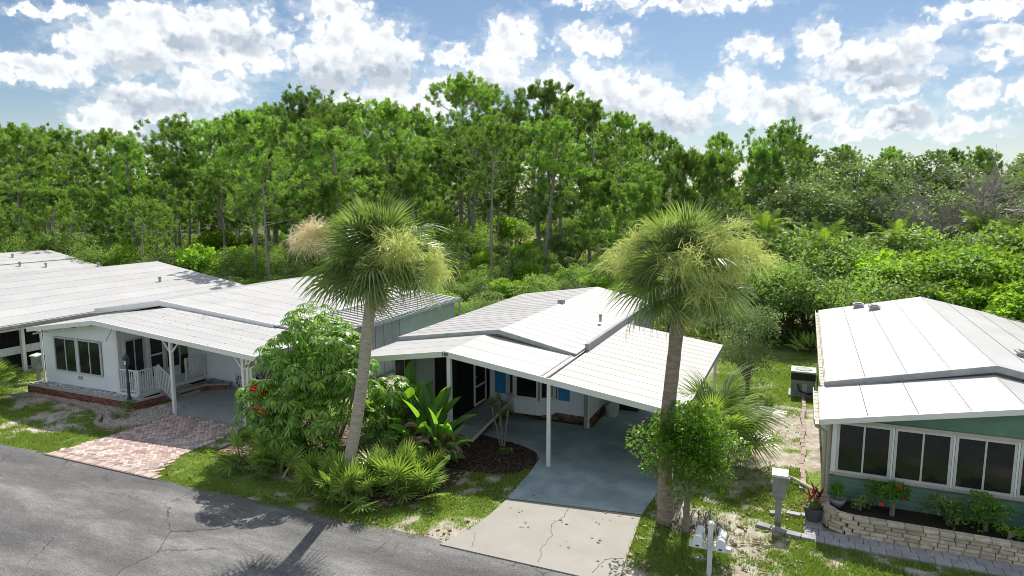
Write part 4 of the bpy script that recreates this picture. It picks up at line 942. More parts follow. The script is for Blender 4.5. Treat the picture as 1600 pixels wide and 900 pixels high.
# planter wall of blocks
PW = thing('block_planter', 'curved retaining planter of tan stone blocks before the green wall', 'planter', (2, 16.4, 0))
run = [(.80, 17.32), (.78, 17.0)] + [(1.38 - .6 * cos(a), 16.92 - .6 * sin(a)) for a in [R(x) for x in range(10, 91, 10)]] + [(1.38 + .02, 16.32), (8.3, 16.32)]
def along(run):
    P = [Vector((*p, 0)) for p in run]; L = [0]
    for a, b in zip(P, P[1:]): L.append(L[-1] + (b - a).length)
    def at(s):
        for i in range(len(P) - 1):
            if s <= L[i + 1] or i == len(P) - 2:
                d = (P[i + 1] - P[i]); return P[i] + d * ((s - L[i]) / d.length), d.normalized()
    return at, L[-1]
at, LL = along(run)
def block(par, c, d, l, h, t, m, name):
    n = Vector((d.y, -d.x, 0)); mb = MB(); e = .018
    o = c - d * l / 2; k = [(0, 0), (l, 0), (l, h), (0, h)]; ki = [(e, e), (l - e, e), (l - e, h - e), (e, h - e)]
    back = [o + d * a + Z3 * b for a, b in k]; mid = [p + n * (t - e) for p in back]; fr_ = [o + d * (a + random.uniform(-.006, .006)) + Z3 * (b + random.uniform(-.005, .005)) + n * (t + random.uniform(-.008, .012)) for a, b in ki]
    mb.v = [tuple(p) for p in back + mid + fr_]
    for q in (0, 4):
        for i in range(4): mb.f.append((q + i, q + 4 + i, q + 4 + (i + 1) % 4, q + (i + 1) % 4))
    mb.f += [(8, 11, 10, 9), (0, 1, 2, 3)]; return mb.build(name, m, par)
for r in range(4):
    s = -.12 * (r % 2)
    while s < LL:
        l = random.choice((.20, .27, .30, .34)); c, d = at(max(.1, s + l / 2)); block(PW, c + Z3 * (.02 + r * .094), d, l - .012, .088, .10, m_stone, 'stone_block'); s += l
s = 0
while s < LL:
    l = random.uniform(.29, .36); c, d = at(max(.1, s + l / 2)); n = Vector((d.y, -d.x, 0)); block(PW, c + Z3 * .398 - n * .07, d, l - .012, .085, .20, m_stone, 'cap_block'); s += l
sheet('planter_core', [(p[0] + .03, p[1] + .02) for p in run] + [(8.3, 17.38), (.84, 17.38)], .36, mat('planter_soil', (.045, .033, .025), (.025, .02, .016), .95, 9, bump=.5), .4, PW)
def paving():
    t = struct(sheet('paved_strip', STRIP, .004, m_mortar)); x = .32; k = 0
    for row, (y0, y1) in enumerate(((15.63, 15.93), (15.94, 16.24))):
        x = .46 - .12 * row
        while x < 8.1:
            w = .30; mb = MB(); mb.slab([(x, y0, .045), (x + w - .012, y0 + random.uniform(-.01, .01), .045), (x + w - .012, y1, .043 + random.uniform(-.004, .004)), (x, y1, .045)], .06); mb.build('paving_stone', m_walkp, t); x += w
    for (x, y) in ((.36, 16.27), (.36, 16.56), (.36, 16.85)):
        mb = MB(); mb.slab([(x, y, .045), (x + .36, y, .045), (x + .36, y + .27, .047), (x, y + .27, .045)], .06); mb.build('paving_stone', m_walkp, t)
paving()
# little paving round the power pedestal, and side-yard edging
def edge_row(name, label, pts, cat='edging'):
    E = thing(name, label, cat, (pts[0][0], pts[0][1], 0))
    for (x, y, w, h, a) in pts:
        mb = MB(); d = Vector((cos(a), sin(a), 0)); n = Vector((-sin(a), cos(a), 0)); mb.obox(Vector((x, y, -.03)) - d * w / 2 - n * h / 2, d * w, n * h, (0, 0, .10 + random.uniform(0, .015))); mb.build('edging_block', m_edge if name == 'brick_edging' else m_walkp, E)
edge_row('brick_edging', 'straight pinkish brick edging along the sandy side yard of the green house', [(.27 + .03 * sin(k), 18.6 + k * .36, .13, .33, 0) for k in range(27)])
edge_row('block_border', 'short border of grey concrete blocks round the metal power pedestal', [(-.52, 15.95, .30, .2, -.25), (-.2, 15.87, .3, .2, -.2), (.12, 15.78, .3, .2, -.15), (.42, 15.75, .28, .2, 0), (.1, 16.85, .3, .16, -.1), (.4, 16.9, .26, .16, .2), (-.3, 16.75, .28, .16, .3)])
def pedestal(x, y, h, label, kind=0):
    t = thing('power_pedestal', label, 'utility box', (x, y, 0), 'power pedestals of the lots'); w = .145 + .06 * kind
    mb = MB(); mb.box(x - .065, y - .05, 0, x + .065, y + .05, h * .5); mb.build('post', m_metal, t)
    mb = MB(); z = h * .5
    mb.v = [(x + a * s, y + b * s2, zz) for (zz, s, s2) in ((z - .04, .075, .06), (z + .08, w, .13), (h - .06, w, .13)) for a, b in ((-1, -1), (1, -1), (1, 1), (-1, 1))]
    for q in (0, 4):
        for i in range(4): mb.f.append((q + i, q + (i + 1) % 4, q + 4 + (i + 1) % 4, q + 4 + i))
    mb.f += [(3, 2, 1, 0), (8, 9, 10, 11)]; mb.build('cabinet', m_metal, t)
    mb = MB(); mb.slab([(x - w - .03, y - .17, h - .01), (x + w + .03, y - .17, h - .01), (x + w + .03, y + .16, h + .04), (x - w - .03, y + .16, h + .04)], .05); mb.build('cap', m_bin, t)
    mb = MB(); mb.box(x - .012, y - .137, h * .5 + .1, x + .012, y - .13, h - .1); mb.build('door_seam', m_seal, t)
    mb = MB(); mb.box(x + w, y - .06, h - .26, x + w + .07, y + .06, h - .1); mb.build('meter_box', m_metal, t)
pedestal(-.24, 16.3, 1.24, 'grey metal power pedestal in the right hand lawn ringed by blocks')
pedestal(-28.75, 17.5, 1.1, 'weathered power pedestal by the far corner of the white porch house', 1)
def ac():
    x, y = .22, 27.9; t = thing('air_conditioner', 'grey outdoor air conditioner with dark louvred band by the green house', 'air conditioner', (x, y, 0)); s = .42
    mb = MB(); mb.box(x - .5, y - .5, 0, x + .5, y + .5, .06); mb.build('pad', m_cap, t)
    mb = MB(); mb.box(x - s, y - s, .06, x + s, y + s, .66); mb.build('body', m_metal, t)
    mb = MB(); mb.box(x - s - .012, y - s - .012, .64, x + s + .012, y + s + .012, .92); mb.build('louvre_band', m_black, t)
    mb = MB(); mb.box(x - s - .02, y - s - .02, .92, x + s + .02, y + s + .02, .98); mb.build('top', m_bin, t)
    mb = MB(); mb.lathe((x, y, .98), [(.30, 0), (.30, .02), (.2, .022), (0, .024)], 20); mb.build('fan_grille', m_seal, t)
    mb = MB(); mb.tube([(x - .2, y - .45, .5), (x - .1, y - .55, .25), (x + .2, y - .5, .15), (x + .5, y - .3, .2)], .03, 6); mb.build('hose', m_black, t)
    mb = MB(); mb.box(x - .02, y - s - .014, .1, x + .14, y - s, .5); mb.build('panel', m_bin, t)
ac()
def mailbox():
    x, y = -1.42, 13.38; t = thing('mailbox_post', 'white double mailbox on a cross shaped post at the road edge', 'mailbox', (x, y, 0))
    mb = MB(); mb.box(x - .045, y - .045, 0, x + .045, y + .045, 1.08); mb.build('post', m_trim, t)
    mb = MB(); mb.lathe((x, y, 1.08), [(.055, 0), (.075, .02), (.075, .05), (.05, .075), (0, .085)], 8); mb.build('post_cap', m_trim, t)
    mb = MB(); mb.box(x - .40, y - .10, .60, x - .05, y + .04, .69); mb.box(x + .05, y - .10, .60, x + .40, y + .04, .69); mb.build('crossarm', m_trim, t)
    for sx in (-.22, .22):
        r = .085; z = .695; prof = [(-r, 0), (r, 0), (r, .15)] + [(r * cos(a), .15 + r * sin(a)) for a in [pi * k / 8 for k in range(1, 8)]] + [(-r, .15)]
        mb = MB(); n = len(prof); mb.v = [(x + sx + a, y - .24, z + b) for a, b in prof] + [(x + sx + a, y + .22, z + b) for a, b in prof]
        mb.f = [tuple(range(n)), tuple(range(2 * n - 1, n - 1, -1))] + [(i, n + i, n + (i + 1) % n, (i + 1) % n) for i in range(n)]; b = mb.build('mailbox', m_trim, t)
        mb = MB(); mb.v = [(x + sx + a * 1.06, y - .262, z + b * 1.03) for a, b in prof] + [(x + sx + a * 1.06, y - .242, z + b * 1.03) for a, b in prof]
        mb.f = [tuple(range(n)), tuple(range(2 * n - 1, n - 1, -1))] + [(i, n + i, n + (i + 1) % n, (i + 1) % n) for i in range(n)]; mb.build('door', m_white, b)
        mb = MB(); mb.box(x + sx - .032, y - .268, z + .02, x + sx + .032, y - .263, z + .05); mb.build('number_plate', m_label, b)
        mb = MB(); mb.box(x + sx + r + .002, y - .1, z + .1, x + sx + r + .012, y - .07, z + .24); mb.build('flag', m_gut, b)
mailbox()

# ================================================================== PLANTS
def frame(d, up=Vector((0, 0, 1)), roll=0.0):
    """rotation whose X axis points along d and whose Z axis is as upright as possible"""
    d = Vector(d).normalized(); y = up.cross(d)
    if y.length < .05: y = Vector((0, 1, 0))
    y.normalize(); z = d.cross(y); M = Matrix((d, y, z)).transposed().to_4x4()
    return M @ Matrix.Rotation(roll, 4, 'X')
def fan_leaf(name, m, petiole, L, nseg, spread, droop, tip, wmax, fold=.02, rec=.3, seed=0):
    """costapalmate palm leaf: stalk along X, blade of pointed segments"""
    rs = np.random.RandomState(seed); V = []; F = []
    T = [0, .35, .62, .85, 1.0]
    for i in range(nseg):
        f = (i / (nseg - 1)) * 2 - 1; a = R(spread) * f; Ls = L * (.70 + .30 * cos(a * .7)) * (1 + rs.uniform(-.07, .07))
        bx = petiole + rec * L * (1 - abs(f)); bz = -rec * L * .35 * (1 - abs(f)) * droop
        a2 = a * (1 - .2 * rec); dx, dy = cos(a2), sin(a2); nx, ny = -dy, dx; b = len(V); tj = tip * rs.uniform(.6, 1.5)
        for t in T:
            r = Ls * t; z = bz - droop * Ls * t * t * .45 - (tj * Ls * max(0, t - .55) ** 1.6 * 1.4) + (fold if i % 2 else -fold) * (1 - t)
            w = wmax * (min(1, .25 + t * 2.2) if t < .5 else (1 - t) / .5 * .95 + .05) / 2
            if t == 1.0: V.append((bx + dx * r, dy * r, z))
            else: V += [(bx + dx * r + nx * w, dy * r + ny * w, z), (bx + dx * r - nx * w, dy * r - ny * w, z - fold * .3)]
        for k in range(3): q = b + 2 * k; F.append((q, q + 1, q + 3, q + 2))
        F.append((b + 6, b + 7, b + 8))
    pb = len(V); w = .022
    for k in range(5):
        x = petiole * k / 4; ww = w * (1.5 - .7 * k / 4); V += [(x, ww, .0), (x, 0, -.02), (x, -ww, .0)]
    for k in range(4):
        q = pb + 3 * k; F += [(q, q + 1, q + 4, q + 3), (q + 1, q + 2, q + 5, q + 4), (q + 2, q, q + 3, q + 5)]
    me = bpy.data.meshes.new(name); me.from_pydata(V, [], F); me.materials.append(m); me.update(); return me
def strands(c, rad, n, length, w, up=.2, rs=RNG, stem=None):
    """fine hanging strands filling an ellipsoid, with forked stalks"""
    K = max(8, n // 45); q = rs.randn(K, 3); q /= np.linalg.norm(q, axis=1)[:, None]; q *= rs.rand(K, 1) ** .45 * 1.15; q = q[rs.randint(0, K, n)]; P = q * rad + c + rs.randn(n, 3) * np.array([.10, .10, .08]); P[:, 2] -= np.abs(rs.randn(n)) * .07
    d = rs.randn(n, 3) * .8 + q * .9; d[:, 2] += up - rs.rand(n) * .5; d /= np.linalg.norm(d, axis=1)[:, None]
    s = np.cross(d, rs.randn(n, 3)); s /= np.linalg.norm(s, axis=1)[:, None]; l = (length * (.5 + rs.rand(n)))[:, None]; mid = P + d * l * .55; tipp = P + d * l; tipp[:, 2] -= (l[:, 0] * .35)
    V = np.stack([P - s * w, P + s * w, mid + s * w * .8, mid - s * w * .8, tipp], 1)
    F4 = np.array([0, 1, 2, 3])[None] + np.arange(n)[:, None] * 5; F3 = np.array([3, 2, 4, 4])[None] + np.arange(n)[:, None] * 5
    return V.reshape(-1, 3), F4, F3[:, :3]
def poly_mesh(name, V, faces, m):
    me = bpy.data.meshes.new(name); me.from_pydata([tuple(v) for v in V], [], [tuple(int(i) for i in f) for f in faces]); me.materials.append(m); me.update(); return me

SABAL = [fan_leaf('frond', l_frond, .75, 1.0, 30, 100, .20, .30, .062, fold=.035, seed=1), fan_leaf('frond', l_frond, .85, 1.05, 30, 116, .42, .6, .060, fold=.035, seed=2), fan_leaf('frond', l_frond, .80, 1.0, 30, 118, .65, .8, .058, fold=.035, seed=3), fan_leaf('frond', l_frond, .9, 1.0, 28, 108, .3, 1.0, .056, fold=.035, seed=6)]
SABAL_DRY = fan_leaf('frond', l_deadleaf, .8, .9, 34, 110, .8, 1.2, .05, seed=4)
def sabal(label, pts, rad, trunk_m, fronds, sprays, seed, lo=-58, scale=1.0):
    rs = random.Random(seed); base = pts[0]; t = thing('cabbage_palm', label, 'palm tree', base)
    mb = MB(); P = []; n = 26
    for i in range(n + 1):
        f = i / n * (len(pts) - 1); k = min(int(f), len(pts) - 2); a, b = Vector(pts[k]), Vector(pts[k + 1]); P.append(a.lerp(b, f - k))
    # smooth the lean
    for _ in range(3): P = [P[0]] + [(P[i - 1] + P[i] * 2 + P[i + 1]) / 4 for i in range(1, n)] + [P[-1]]
    rr = [rad * (1.22 - .30 * min(1, i / 6) if i < 6 else .92 - .10 * (i - 6) / n) * (1 + .03 * (i % 2)) for i in range(n + 1)]
    mb.tube(P, rr, 14, jit=.03); mb.build('trunk', trunk_m, t, True)
    top = P[-1]; o = top - Vector(base)
    # old leaf bases under the crown
    mb = MB()
    for k in range(26):
        a = k * 2.4; h = -.55 + .55 * k / 26; r0 = rad * .8; d = Vector((cos(a), sin(a), 0)); p = top + d * r0 + Z3 * h
        mb.bar(p, p + d * .16 + Z3 * .28, .05, .02)
    mb.build('leaf_base', m_boot, t)
    for i in range(fronds):
        f = (i + .5) / fronds; el = R(82 - (82 - lo) * f ** .9 + rs.uniform(-7, 7)); az = i * 2.39996 + rs.uniform(-.25, .25)
        d = Vector((cos(az) * cos(el), sin(az) * cos(el), sin(el)))
        me = SABAL[0 if f < .25 else (1, 3)[i % 2] if f < .6 else (2, 1)[i % 3 == 0]]
        s = scale * rs.uniform(.9, 1.15)
        put(me, 'frond', t, M=Matrix.Translation(o + Z3 * (.12 - .3 * f)) @ frame(d, roll=rs.uniform(-.9, .9)) @ Matrix.Scale(s, 4))
    for i in range(3):
        az = rs.uniform(0, 6.28); el = R(-70 + rs.uniform(-10, 14)); d = Vector((cos(az) * cos(el), sin(az) * cos(el), sin(el)))
        put(SABAL_DRY, 'dead_frond', t, M=Matrix.Translation(o - Z3 * .3) @ frame(d) @ Matrix.Scale(scale * .6, 4))
    rs2 = np.random.RandomState(seed)
    for (c, rad3, n, dry) in sprays:
        c = np.array(c); V, A, B = strands(c, np.array(rad3), n, .26, .0075, rs=rs2); faces = list(map(tuple, A)) + list(map(tuple, B)); V = list(map(tuple, V))
        # stalk from the crown with side branches
        mb = MB(); cv = Vector(c); m1 = top.lerp(cv, .6) + Z3 * .35; mb.tube([top, m1, cv], [.022, .016, .008], 5, cap=False)
        for k in range(40):
            q = Vector(c + rs2.randn(3) * np.array(rad3) * .55); s = m1.lerp(cv, rs2.rand()); mb.tube([s, s.lerp(q, .5) + Z3 * .06, q], [.008, .006, .004], 3, cap=False)
        k = len(V); V += mb.v; faces += [tuple(i + k for i in f) for f in mb.f]
        V = [(a - base[0], b - base[1], z - base[2]) for a, b, z in V]
        put(poly_mesh('flower_spray', V, faces, l_dryspray if dry else l_spray), 'flower_spray', t)
    return t
sabal('leaning cabbage palm with pale trunk and one dried tan flower plume', [(-10.78, 13.7, -.05), (-10.42, 13.7, .79), (-10.14, 13.7, 1.93), (-9.88, 13.7, 3.28), (-9.70, 13.7, 4.58), (-9.40, 13.7, 5.95)], .162, m_palmtrunk, 66,
      [((-10.95, 13.4, 6.62), (.50, .4, .30), 1100, True), ((-8.40, 13.0, 6.42), (.50, .4, .42), 1200, False), ((-7.65, 13.5, 6.02), (.38, .4, .36), 750, False)], 11, lo=-22, scale=.80)
sabal('upright cabbage palm with dark trunk and crown full of yellow green flower plumes', [(-2.64, 15.26, -.05), (-2.70, 15.26, 1.3), (-2.68, 15.26, 2.6), (-2.57, 15.26, 4.0), (-2.46, 15.28, 5.75)], .172, m_palmtrunk2, 60,
      [((-3.35, 14.9, 6.45), (.55, .5, .30), 800, False), ((-2.6, 15.0, 6.85), (.6, .5, .28), 800, False), ((-1.6, 15.0, 6.75), (.55, .5, .32), 900, False), ((-1.15, 14.9, 6.25), (.45, .5, .34), 700, False), ((-2.3, 14.2, 6.3), (.5, .3, .26), 550, False), ((-3.75, 15.3, 6.1), (.35, .5, .25), 380, False), ((-1.7, 14.2, 5.85), (.42, .3, .3), 420, False)], 5, lo=-28, scale=.76)

# young palms and palmettos: only stalks and fans from the ground
FANS = [fan_leaf('leaf', l_frondy, .50, .46, 19, 112, .04, .02, .048, rec=.05, seed=21), fan_leaf('leaf', l_frondy, .45, .46, 18, 118, .12, .08, .046, rec=.05, seed=22)]
YOUNG = [fan_leaf('frond', l_frondy, 1.15, 1.0, 40, 125, .3, .6, .06, seed=31), fan_leaf('frond', l_frond, 1.2, 1.05, 42, 130, .5, 1.0, .06, seed=32)]
def rosette(name, label, cat, loc, meshes, n, e_hi, e_lo, scale, seed, group=None, part='leaf', h0=.1, spread=.0, stem=None):
    rs = random.Random(seed); t = thing(name, label, cat, loc, group)
    if stem: 
        mb = MB(); mb.tube([(loc[0], loc[1], loc[2] - .05), (loc[0], loc[1], loc[2] + h0)], [stem * 1.15, stem], 9, jit=.1); mb.build('trunk', m_boot, t)
    for i in range(n):
        f = (i + .5) / n; el = R(e_hi - (e_hi - e_lo) * f + rs.uniform(-10, 10)); az = i * 2.39996 + rs.uniform(-.3, .3); d = Vector((cos(az) * cos(el), sin(az) * cos(el), sin(el)))
        off = Vector((rs.gauss(0, spread), rs.gauss(0, spread), h0)); put(meshes[i % len(meshes)], part, t, M=Matrix.Translation(off) @ frame(d, roll=rs.uniform(-.4, .4)) @ Matrix.Scale(scale * rs.uniform(.8, 1.2), 4))
    return t
rosette('young_palm', 'trunkless young cabbage palm with arching fans beside the carport roof', 'palm', (-2.2, 19.5, 0), YOUNG, 34, 85, 10, .90, 41, part='frond', h0=.35, spread=.12, stem=.22)
rosette('young_palm', 'small feathery palm at the left edge of the lawn', 'palm', (-27.75, 15.25, 0), YOUNG, 20, 80, 15, .55, 42, part='frond', h0=.25, spread=.06, stem=.1)
for i, (x, y, n, s, lab) in enumerate(((-13.6, 14.35, 50, 1.12, 'saw palmetto under the umbrella tree beside the paver driveway'), (-11.1, 13.6, 40, .98, 'low saw palmetto leftmost of the clump at the leaning palm'), (-10.1, 13.35, 54, 1.08, 'saw palmetto nearest the road in the clump before the leaning palm'), (-9.15, 14.3, 56, 1.2, 'tallest yellow tipped saw palmetto on the right of the clump'), (-12.6, 14.1, 32, .95, 'shaded saw palmetto behind the one at the paver driveway'))):
    rosette('saw_palmetto', lab, 'palmetto', (x, y, 0), FANS, n, 88, 8, s, 50 + i, 'saw palmettos along the front bed', h0=.12, spread=.30)

# umbrella trees: rosettes of drooping leaflets
def umbrella_leaf(seed, droop):
    rs = random.Random(seed); V = []; F = []; n = 11
    for i in range(n):
        a = 2 * pi * i / n + rs.uniform(-.1, .1); d = Vector((cos(a), sin(a), 0)); s = Vector((-sin(a), cos(a), 0)); L = rs.uniform(.24, .32); w = .034; b = len(V)
        for t, ww in ((.12, .1), (.4, .9), (.72, 1.0), (1.0, 0)):
            r = t * L * 1.08; z = -droop * L * (t ** 1.8); p = d * (r * (1 - .25 * droop * t)) + Z3 * z
            V += [p] if ww == 0 else [p + s * w * ww + Z3 * .01, p - s * w * ww + Z3 * .01]
        F += [(b, b + 1, b + 3, b + 2), (b + 2, b + 3, b + 5, b + 4), (b + 4, b + 5, b + 6)]
    b = len(V); 
    for z, r in ((0, .008), (-.38, .012)):
        for k in range(3): V.append(Vector((cos(2.1 * k) * r, sin(2.1 * k) * r, z)))
    for k in range(3): F.append((b + k, b + (k + 1) % 3, b + 3 + (k + 1) % 3, b + 3 + k))
    return poly_mesh('leaf', V, F, l_schef)
UMB = [umbrella_leaf(1, .22), umbrella_leaf(2, .45), umbrella_leaf(3, .75)]
def umbrella(label, loc, lobes, n, seed, group=None, flowers=()):
    rs = random.Random(seed); t = thing('umbrella_tree', label, 'umbrella tree', loc, group); tot = sum(l[1][0] * l[1][2] for l in lobes); mb = MB()
    B = Vector(loc)
    for (c, r) in lobes:
        c = Vector(c); k = max(4, int(n * r[0] * r[2] / tot))
        for s in range(3):
            e = c + Vector((rs.uniform(-.4, .4) * r[0], rs.uniform(-.4, .4) * r[1], -.1 * r[2])); m_ = B.lerp(e, .5) + Vector((rs.uniform(-.2, .2), rs.uniform(-.2, .2), .15)); mb.tube([B + Vector((rs.uniform(-.15, .15), rs.uniform(-.15, .15), -.05)), m_, e], [.045, .035, .02], 6)
        for i in range(k):
            u = rs.uniform(-.45, 1); a = rs.uniform(0, 2 * pi); q = math.sqrt(max(0, 1 - u * u)); sc = rs.uniform(.70, .95) if i % 4 == 0 else rs.uniform(.88, 1.12)
            d = Vector((cos(a) * q, sin(a) * q, u)); p = c + Vector((d.x * r[0], d.y * r[1], d.z * r[2])) * sc
            up = (Vector((d.x * .75, d.y * .75, max(d.z, .15) + .75))).normalized(); M = up.to_track_quat('Z', 'Y').to_matrix().to_4x4()
            put(UMB[(i * 7 + i // 3) % 3], 'leaf', t, M=Matrix.Translation(p - B) @ M @ Matrix.Rotation(rs.uniform(0, 6.28), 4, 'Z') @ Matrix.Scale(rs.uniform(.72, 1.15), 4))
    mb.build('stem', m_stem, t)
    for (x, y, z, red) in flowers:
        q = MB()
        for k in range(14):
            a = rs.uniform(0, 6.28); e = rs.uniform(.1, 1.2); q.tube([(x, y, z), (x + .16 * cos(a) * cos(e), y + .16 * sin(a) * cos(e), z + .14 * sin(e))], [.02, .03], 4)
        q.build('flower', l_red if red else l_orange, t)
    return t
umbrella('tall umbrella tree with drooping leaf whorls in front of the shed wall', (-12.3, 15.4, 0), [((-12.75, 15.3, 3.85), (.85, .85, .70)), ((-11.9, 15.2, 3.35), (.85, .9, .70)), ((-13.7, 15.3, 3.05), (.95, .85, .60)), ((-11.3, 15.2, 2.55), (.7, .75, .65)), ((-12.5, 14.9, 2.6), (1.15, .85, .65))], 290, 61)
umbrella('broad lower umbrella tree with red flowers beside the paver driveway', (-13.3, 15.3, 0), [((-14.4, 15.1, 1.55), (.90, .75, .70)), ((-13.3, 14.9, 1.85), (1.05, .85, .70)), ((-12.2, 14.7, 1.65), (1.05, .85, .75)), ((-13.7, 14.4, .95), (1.1, .55, .6)), ((-12.0, 14.3, .85), (.8, .5, .55))], 295, 62, flowers=((-14.2, 14.5, 2.08, 1), (-13.85, 14.4, 2.02, 1), (-13.9, 14.2, 1.66, 0), (-13.6, 14.15, 1.62, 0)))
umbrella('slim umbrella plant between the leaning palm and the paddle leaved clump', (-10.9, 16.5, 0), [((-10.75, 16.3, 2.05), (.6, .6, .45)), ((-11.1, 16.2, 1.45), (.75, .6, .6)), ((-10.6, 16.0, .9), (.7, .5, .5))], 70, 63)

# bird of paradise clump
def paddle(name, m, Lp, Lb, wb, bend, seed, fold=.12, curl=.5):
    rs = random.Random(seed); V = []; F = []; n = 9
    def spine(t): a = bend * t * t; return Vector((t * Lp + 0, 0, 0))
    # stalk, then blade, both bending down along -Z
    pts = []; p = Vector((0, 0, 0)); ang = 0; N = 14
    for i in range(N + 1):
        pts.append((p.copy(), ang)); step = (Lp + Lb) / N; ang -= bend / N * (1.6 * i / N); p = p + Vector((cos(ang), 0, sin(ang))) * step
    kb = int(N * Lp / (Lp + Lb))
    for i, (q, a) in enumerate(pts[:kb + 1]):
        w = .022 - .012 * i / max(1, kb); V += [q + Vector((0, w, 0)), q + Vector((0, 0, -w)), q + Vector((0, -w, 0))]
    for i in range(kb):
        b = 3 * i; F += [(b, b + 1, b + 4, b + 3), (b + 1, b + 2, b + 5, b + 4), (b + 2, b, b + 3, b + 5)]
    b0 = len(V); bl = pts[kb:]; m_ = len(bl) - 1
    for i, (q, a) in enumerate(bl):
        t = i / m_; w = wb * (sin(pi * min(1, (t * .93 + .07)) ** .8)) ** .75 if 0 < t < 1 else (.02 if t == 0 else .0)
        w *= 1 + rs.uniform(-.12, .12); nrm = Vector((-sin(a), 0, cos(a))); up = fold * w * 3
        V += [q + Vector((0, w, 0)) + nrm * up, q + Vector((0, w * .5, 0)) + nrm * up * .65, q, q + Vector((0, -w * .5, 0)) + nrm * up * .65, q + Vector((0, -w, 0)) + nrm * up * (1 + curl * .3)]
    for i in range(m_):
        for k in range(4): b = b0 + 5 * i + k; F.append((b, b + 1, b + 6, b + 5))
    me = poly_mesh(name, V, F, m); return me
BOP = [paddle('leaf', l_bop, 1.15, .85, .17, .5, 1), paddle('leaf', l_bop, 1.0, .95, .19, .95, 2), paddle('leaf', l_bop, .8, .8, .16, 1.4, 3, .16)]
BOPD = [paddle('dead_leaf', l_deadleaf, .7, .6, .07, 2.6, 4, .5, 1), paddle('dead_leaf', l_deadleaf, .8, .55, .05, 3.2, 5, .6, 1)]
def bop(label, loc, n, nd, s, seed, tilt=(0, 0)):
    rs = random.Random(seed); t = thing('bird_of_paradise', label, 'plant', loc, 'paddle leaved clump by the porch')
    for i in range(n):
        f = (i + .5) / n; el = R(86 - 60 * f + rs.uniform(-8, 8)); az = i * 2.39996 + rs.uniform(-.3, .3); d = Vector((cos(az) * cos(el), sin(az) * cos(el), sin(el)))
        put(BOP[min(2, int(f * 3 + rs.uniform(-.3, .3)))], 'leaf', t, M=Matrix.Translation((rs.gauss(0, .12), rs.gauss(0, .12), .55 * (1 - f))) @ frame(d, roll=rs.uniform(-.9, .9)) @ Matrix.Scale(s * rs.uniform(.8, 1.15), 4))
    for i in range(nd):
        el = R(rs.uniform(25, 80)); az = rs.uniform(0, 6.28); d = Vector((cos(az) * cos(el), sin(az) * cos(el), sin(el)))
        put(BOPD[i % 2], 'dead_leaf', t, M=Matrix.Translation((rs.gauss(0, .1), rs.gauss(0, .1), .45)) @ frame(d) @ Matrix.Scale(s * rs.uniform(.7, 1.1), 4))
    return t
bop('tall paddle leaved bird of paradise left of the porch post', (-10.55, 16.55, 0), 22, 16, 1.08, 71)
bop('bird of paradise with glossy paddle leaves right of the porch post', (-9.55, 16.3, 0), 30, 24, .88, 72)
bop('low bird of paradise with brown dead leaves at the mulch edge', (-9.05, 15.75, 0), 26, 22, .72, 73)

# dragon trees by the ramp
def dracaena():
    t = thing('dragon_tree', 'slender dragon tree with spiky leaf heads beside the entry ramp', 'plant', (-8.1, 18.2, 0)); B = Vector((-8.1, 18.2, 0)); rs = random.Random(8)
    V = []; F = []
    for i in range(46):
        el = R(85 - 110 * (i / 46)); az = i * 2.4; d = Vector((cos(az) * cos(el), sin(az) * cos(el), sin(el))); s = d.cross(Z3).normalized() * .011; b = len(V); L = .30
        p1 = d * L * .55; p2 = d * L - Z3 * .05; V += [s, -s, p1 + s, p1 - s, p2]; F += [(b, b + 1, b + 3, b + 2), (b + 2, b + 3, b + 4)]
    head = poly_mesh('leaf_head', V, F, l_frondy); mb = MB()
    for (dx, dy, z) in ((-.55, .3, 1.2), (.12, .15, 1.18), (-.2, .25, .95), (-.35, .45, 1.35)):
        e = B + Vector((dx, dy, z)); mb.tube([B + Vector((dx * .2, dy * .2, 0)), B + Vector((dx * .55, dy * .5, z * .5)), e], [.03, .025, .02], 6); put(head, 'leaf_head', t, M=Matrix.Translation(e - B) @ Matrix.Rotation(rs.uniform(0, 6), 4, 'Z') @ Matrix.Scale(rs.uniform(.9, 1.15), 4))
    mb.build('stem', m_stem, t)
    for k in range(6):
        put(head, 'leaf_head', t, M=Matrix.Translation((.1 + .06 * k, -.45 + .03 * k, .05)) @ Matrix.Scale(.5, 4))
dracaena()

# leafy crowns: many small leaves on uneven clumps
def leaf_clumps(clumps, n, size, asp, rs, up=.35, inner=.25):
    """clumps = [(centre, radius)]; returns verts and quads of folded leaves"""
    C_ = np.array([c for c, r in clumps], float); Rr = np.array([r for c, r in clumps], float); wgt = Rr ** 2; k = rs.choice(len(clumps), n, p=wgt / wgt.sum())
    q = rs.randn(n, 3); q /= np.linalg.norm(q, axis=1)[:, None]; q[:, 2] = np.where(rs.rand(n) < .55, np.abs(q[:, 2]), q[:, 2])
    rad = np.where(rs.rand(n) < inner, rs.rand(n) ** .5, .85 + .3 * rs.rand(n)); P = C_[k] + q * (Rr[k] * rad)[:, None] * np.array([1, 1, .8])
    d = q * .8 + rs.randn(n, 3) * .7; d[:, 2] += up - .3; d /= np.linalg.norm(d, axis=1)[:, None]; s = np.cross(d, rs.randn(n, 3) * .6 + np.array([0, 0, 1.0])); s /= np.linalg.norm(s, axis=1)[:, None] + 1e-6
    l = (size * (.6 + .8 * rs.rand(n)))[:, None]; w = l * asp; nn = np.cross(s, d)
    V = np.stack([P, P + d * l * .5 + s * w + nn * w * .3, P + d * l - nn * l * .15, P + d * l * .5 - s * w + nn * w * .3], 1).reshape(-1, 3)
    return V, np.arange(n * 4).reshape(-1, 4)
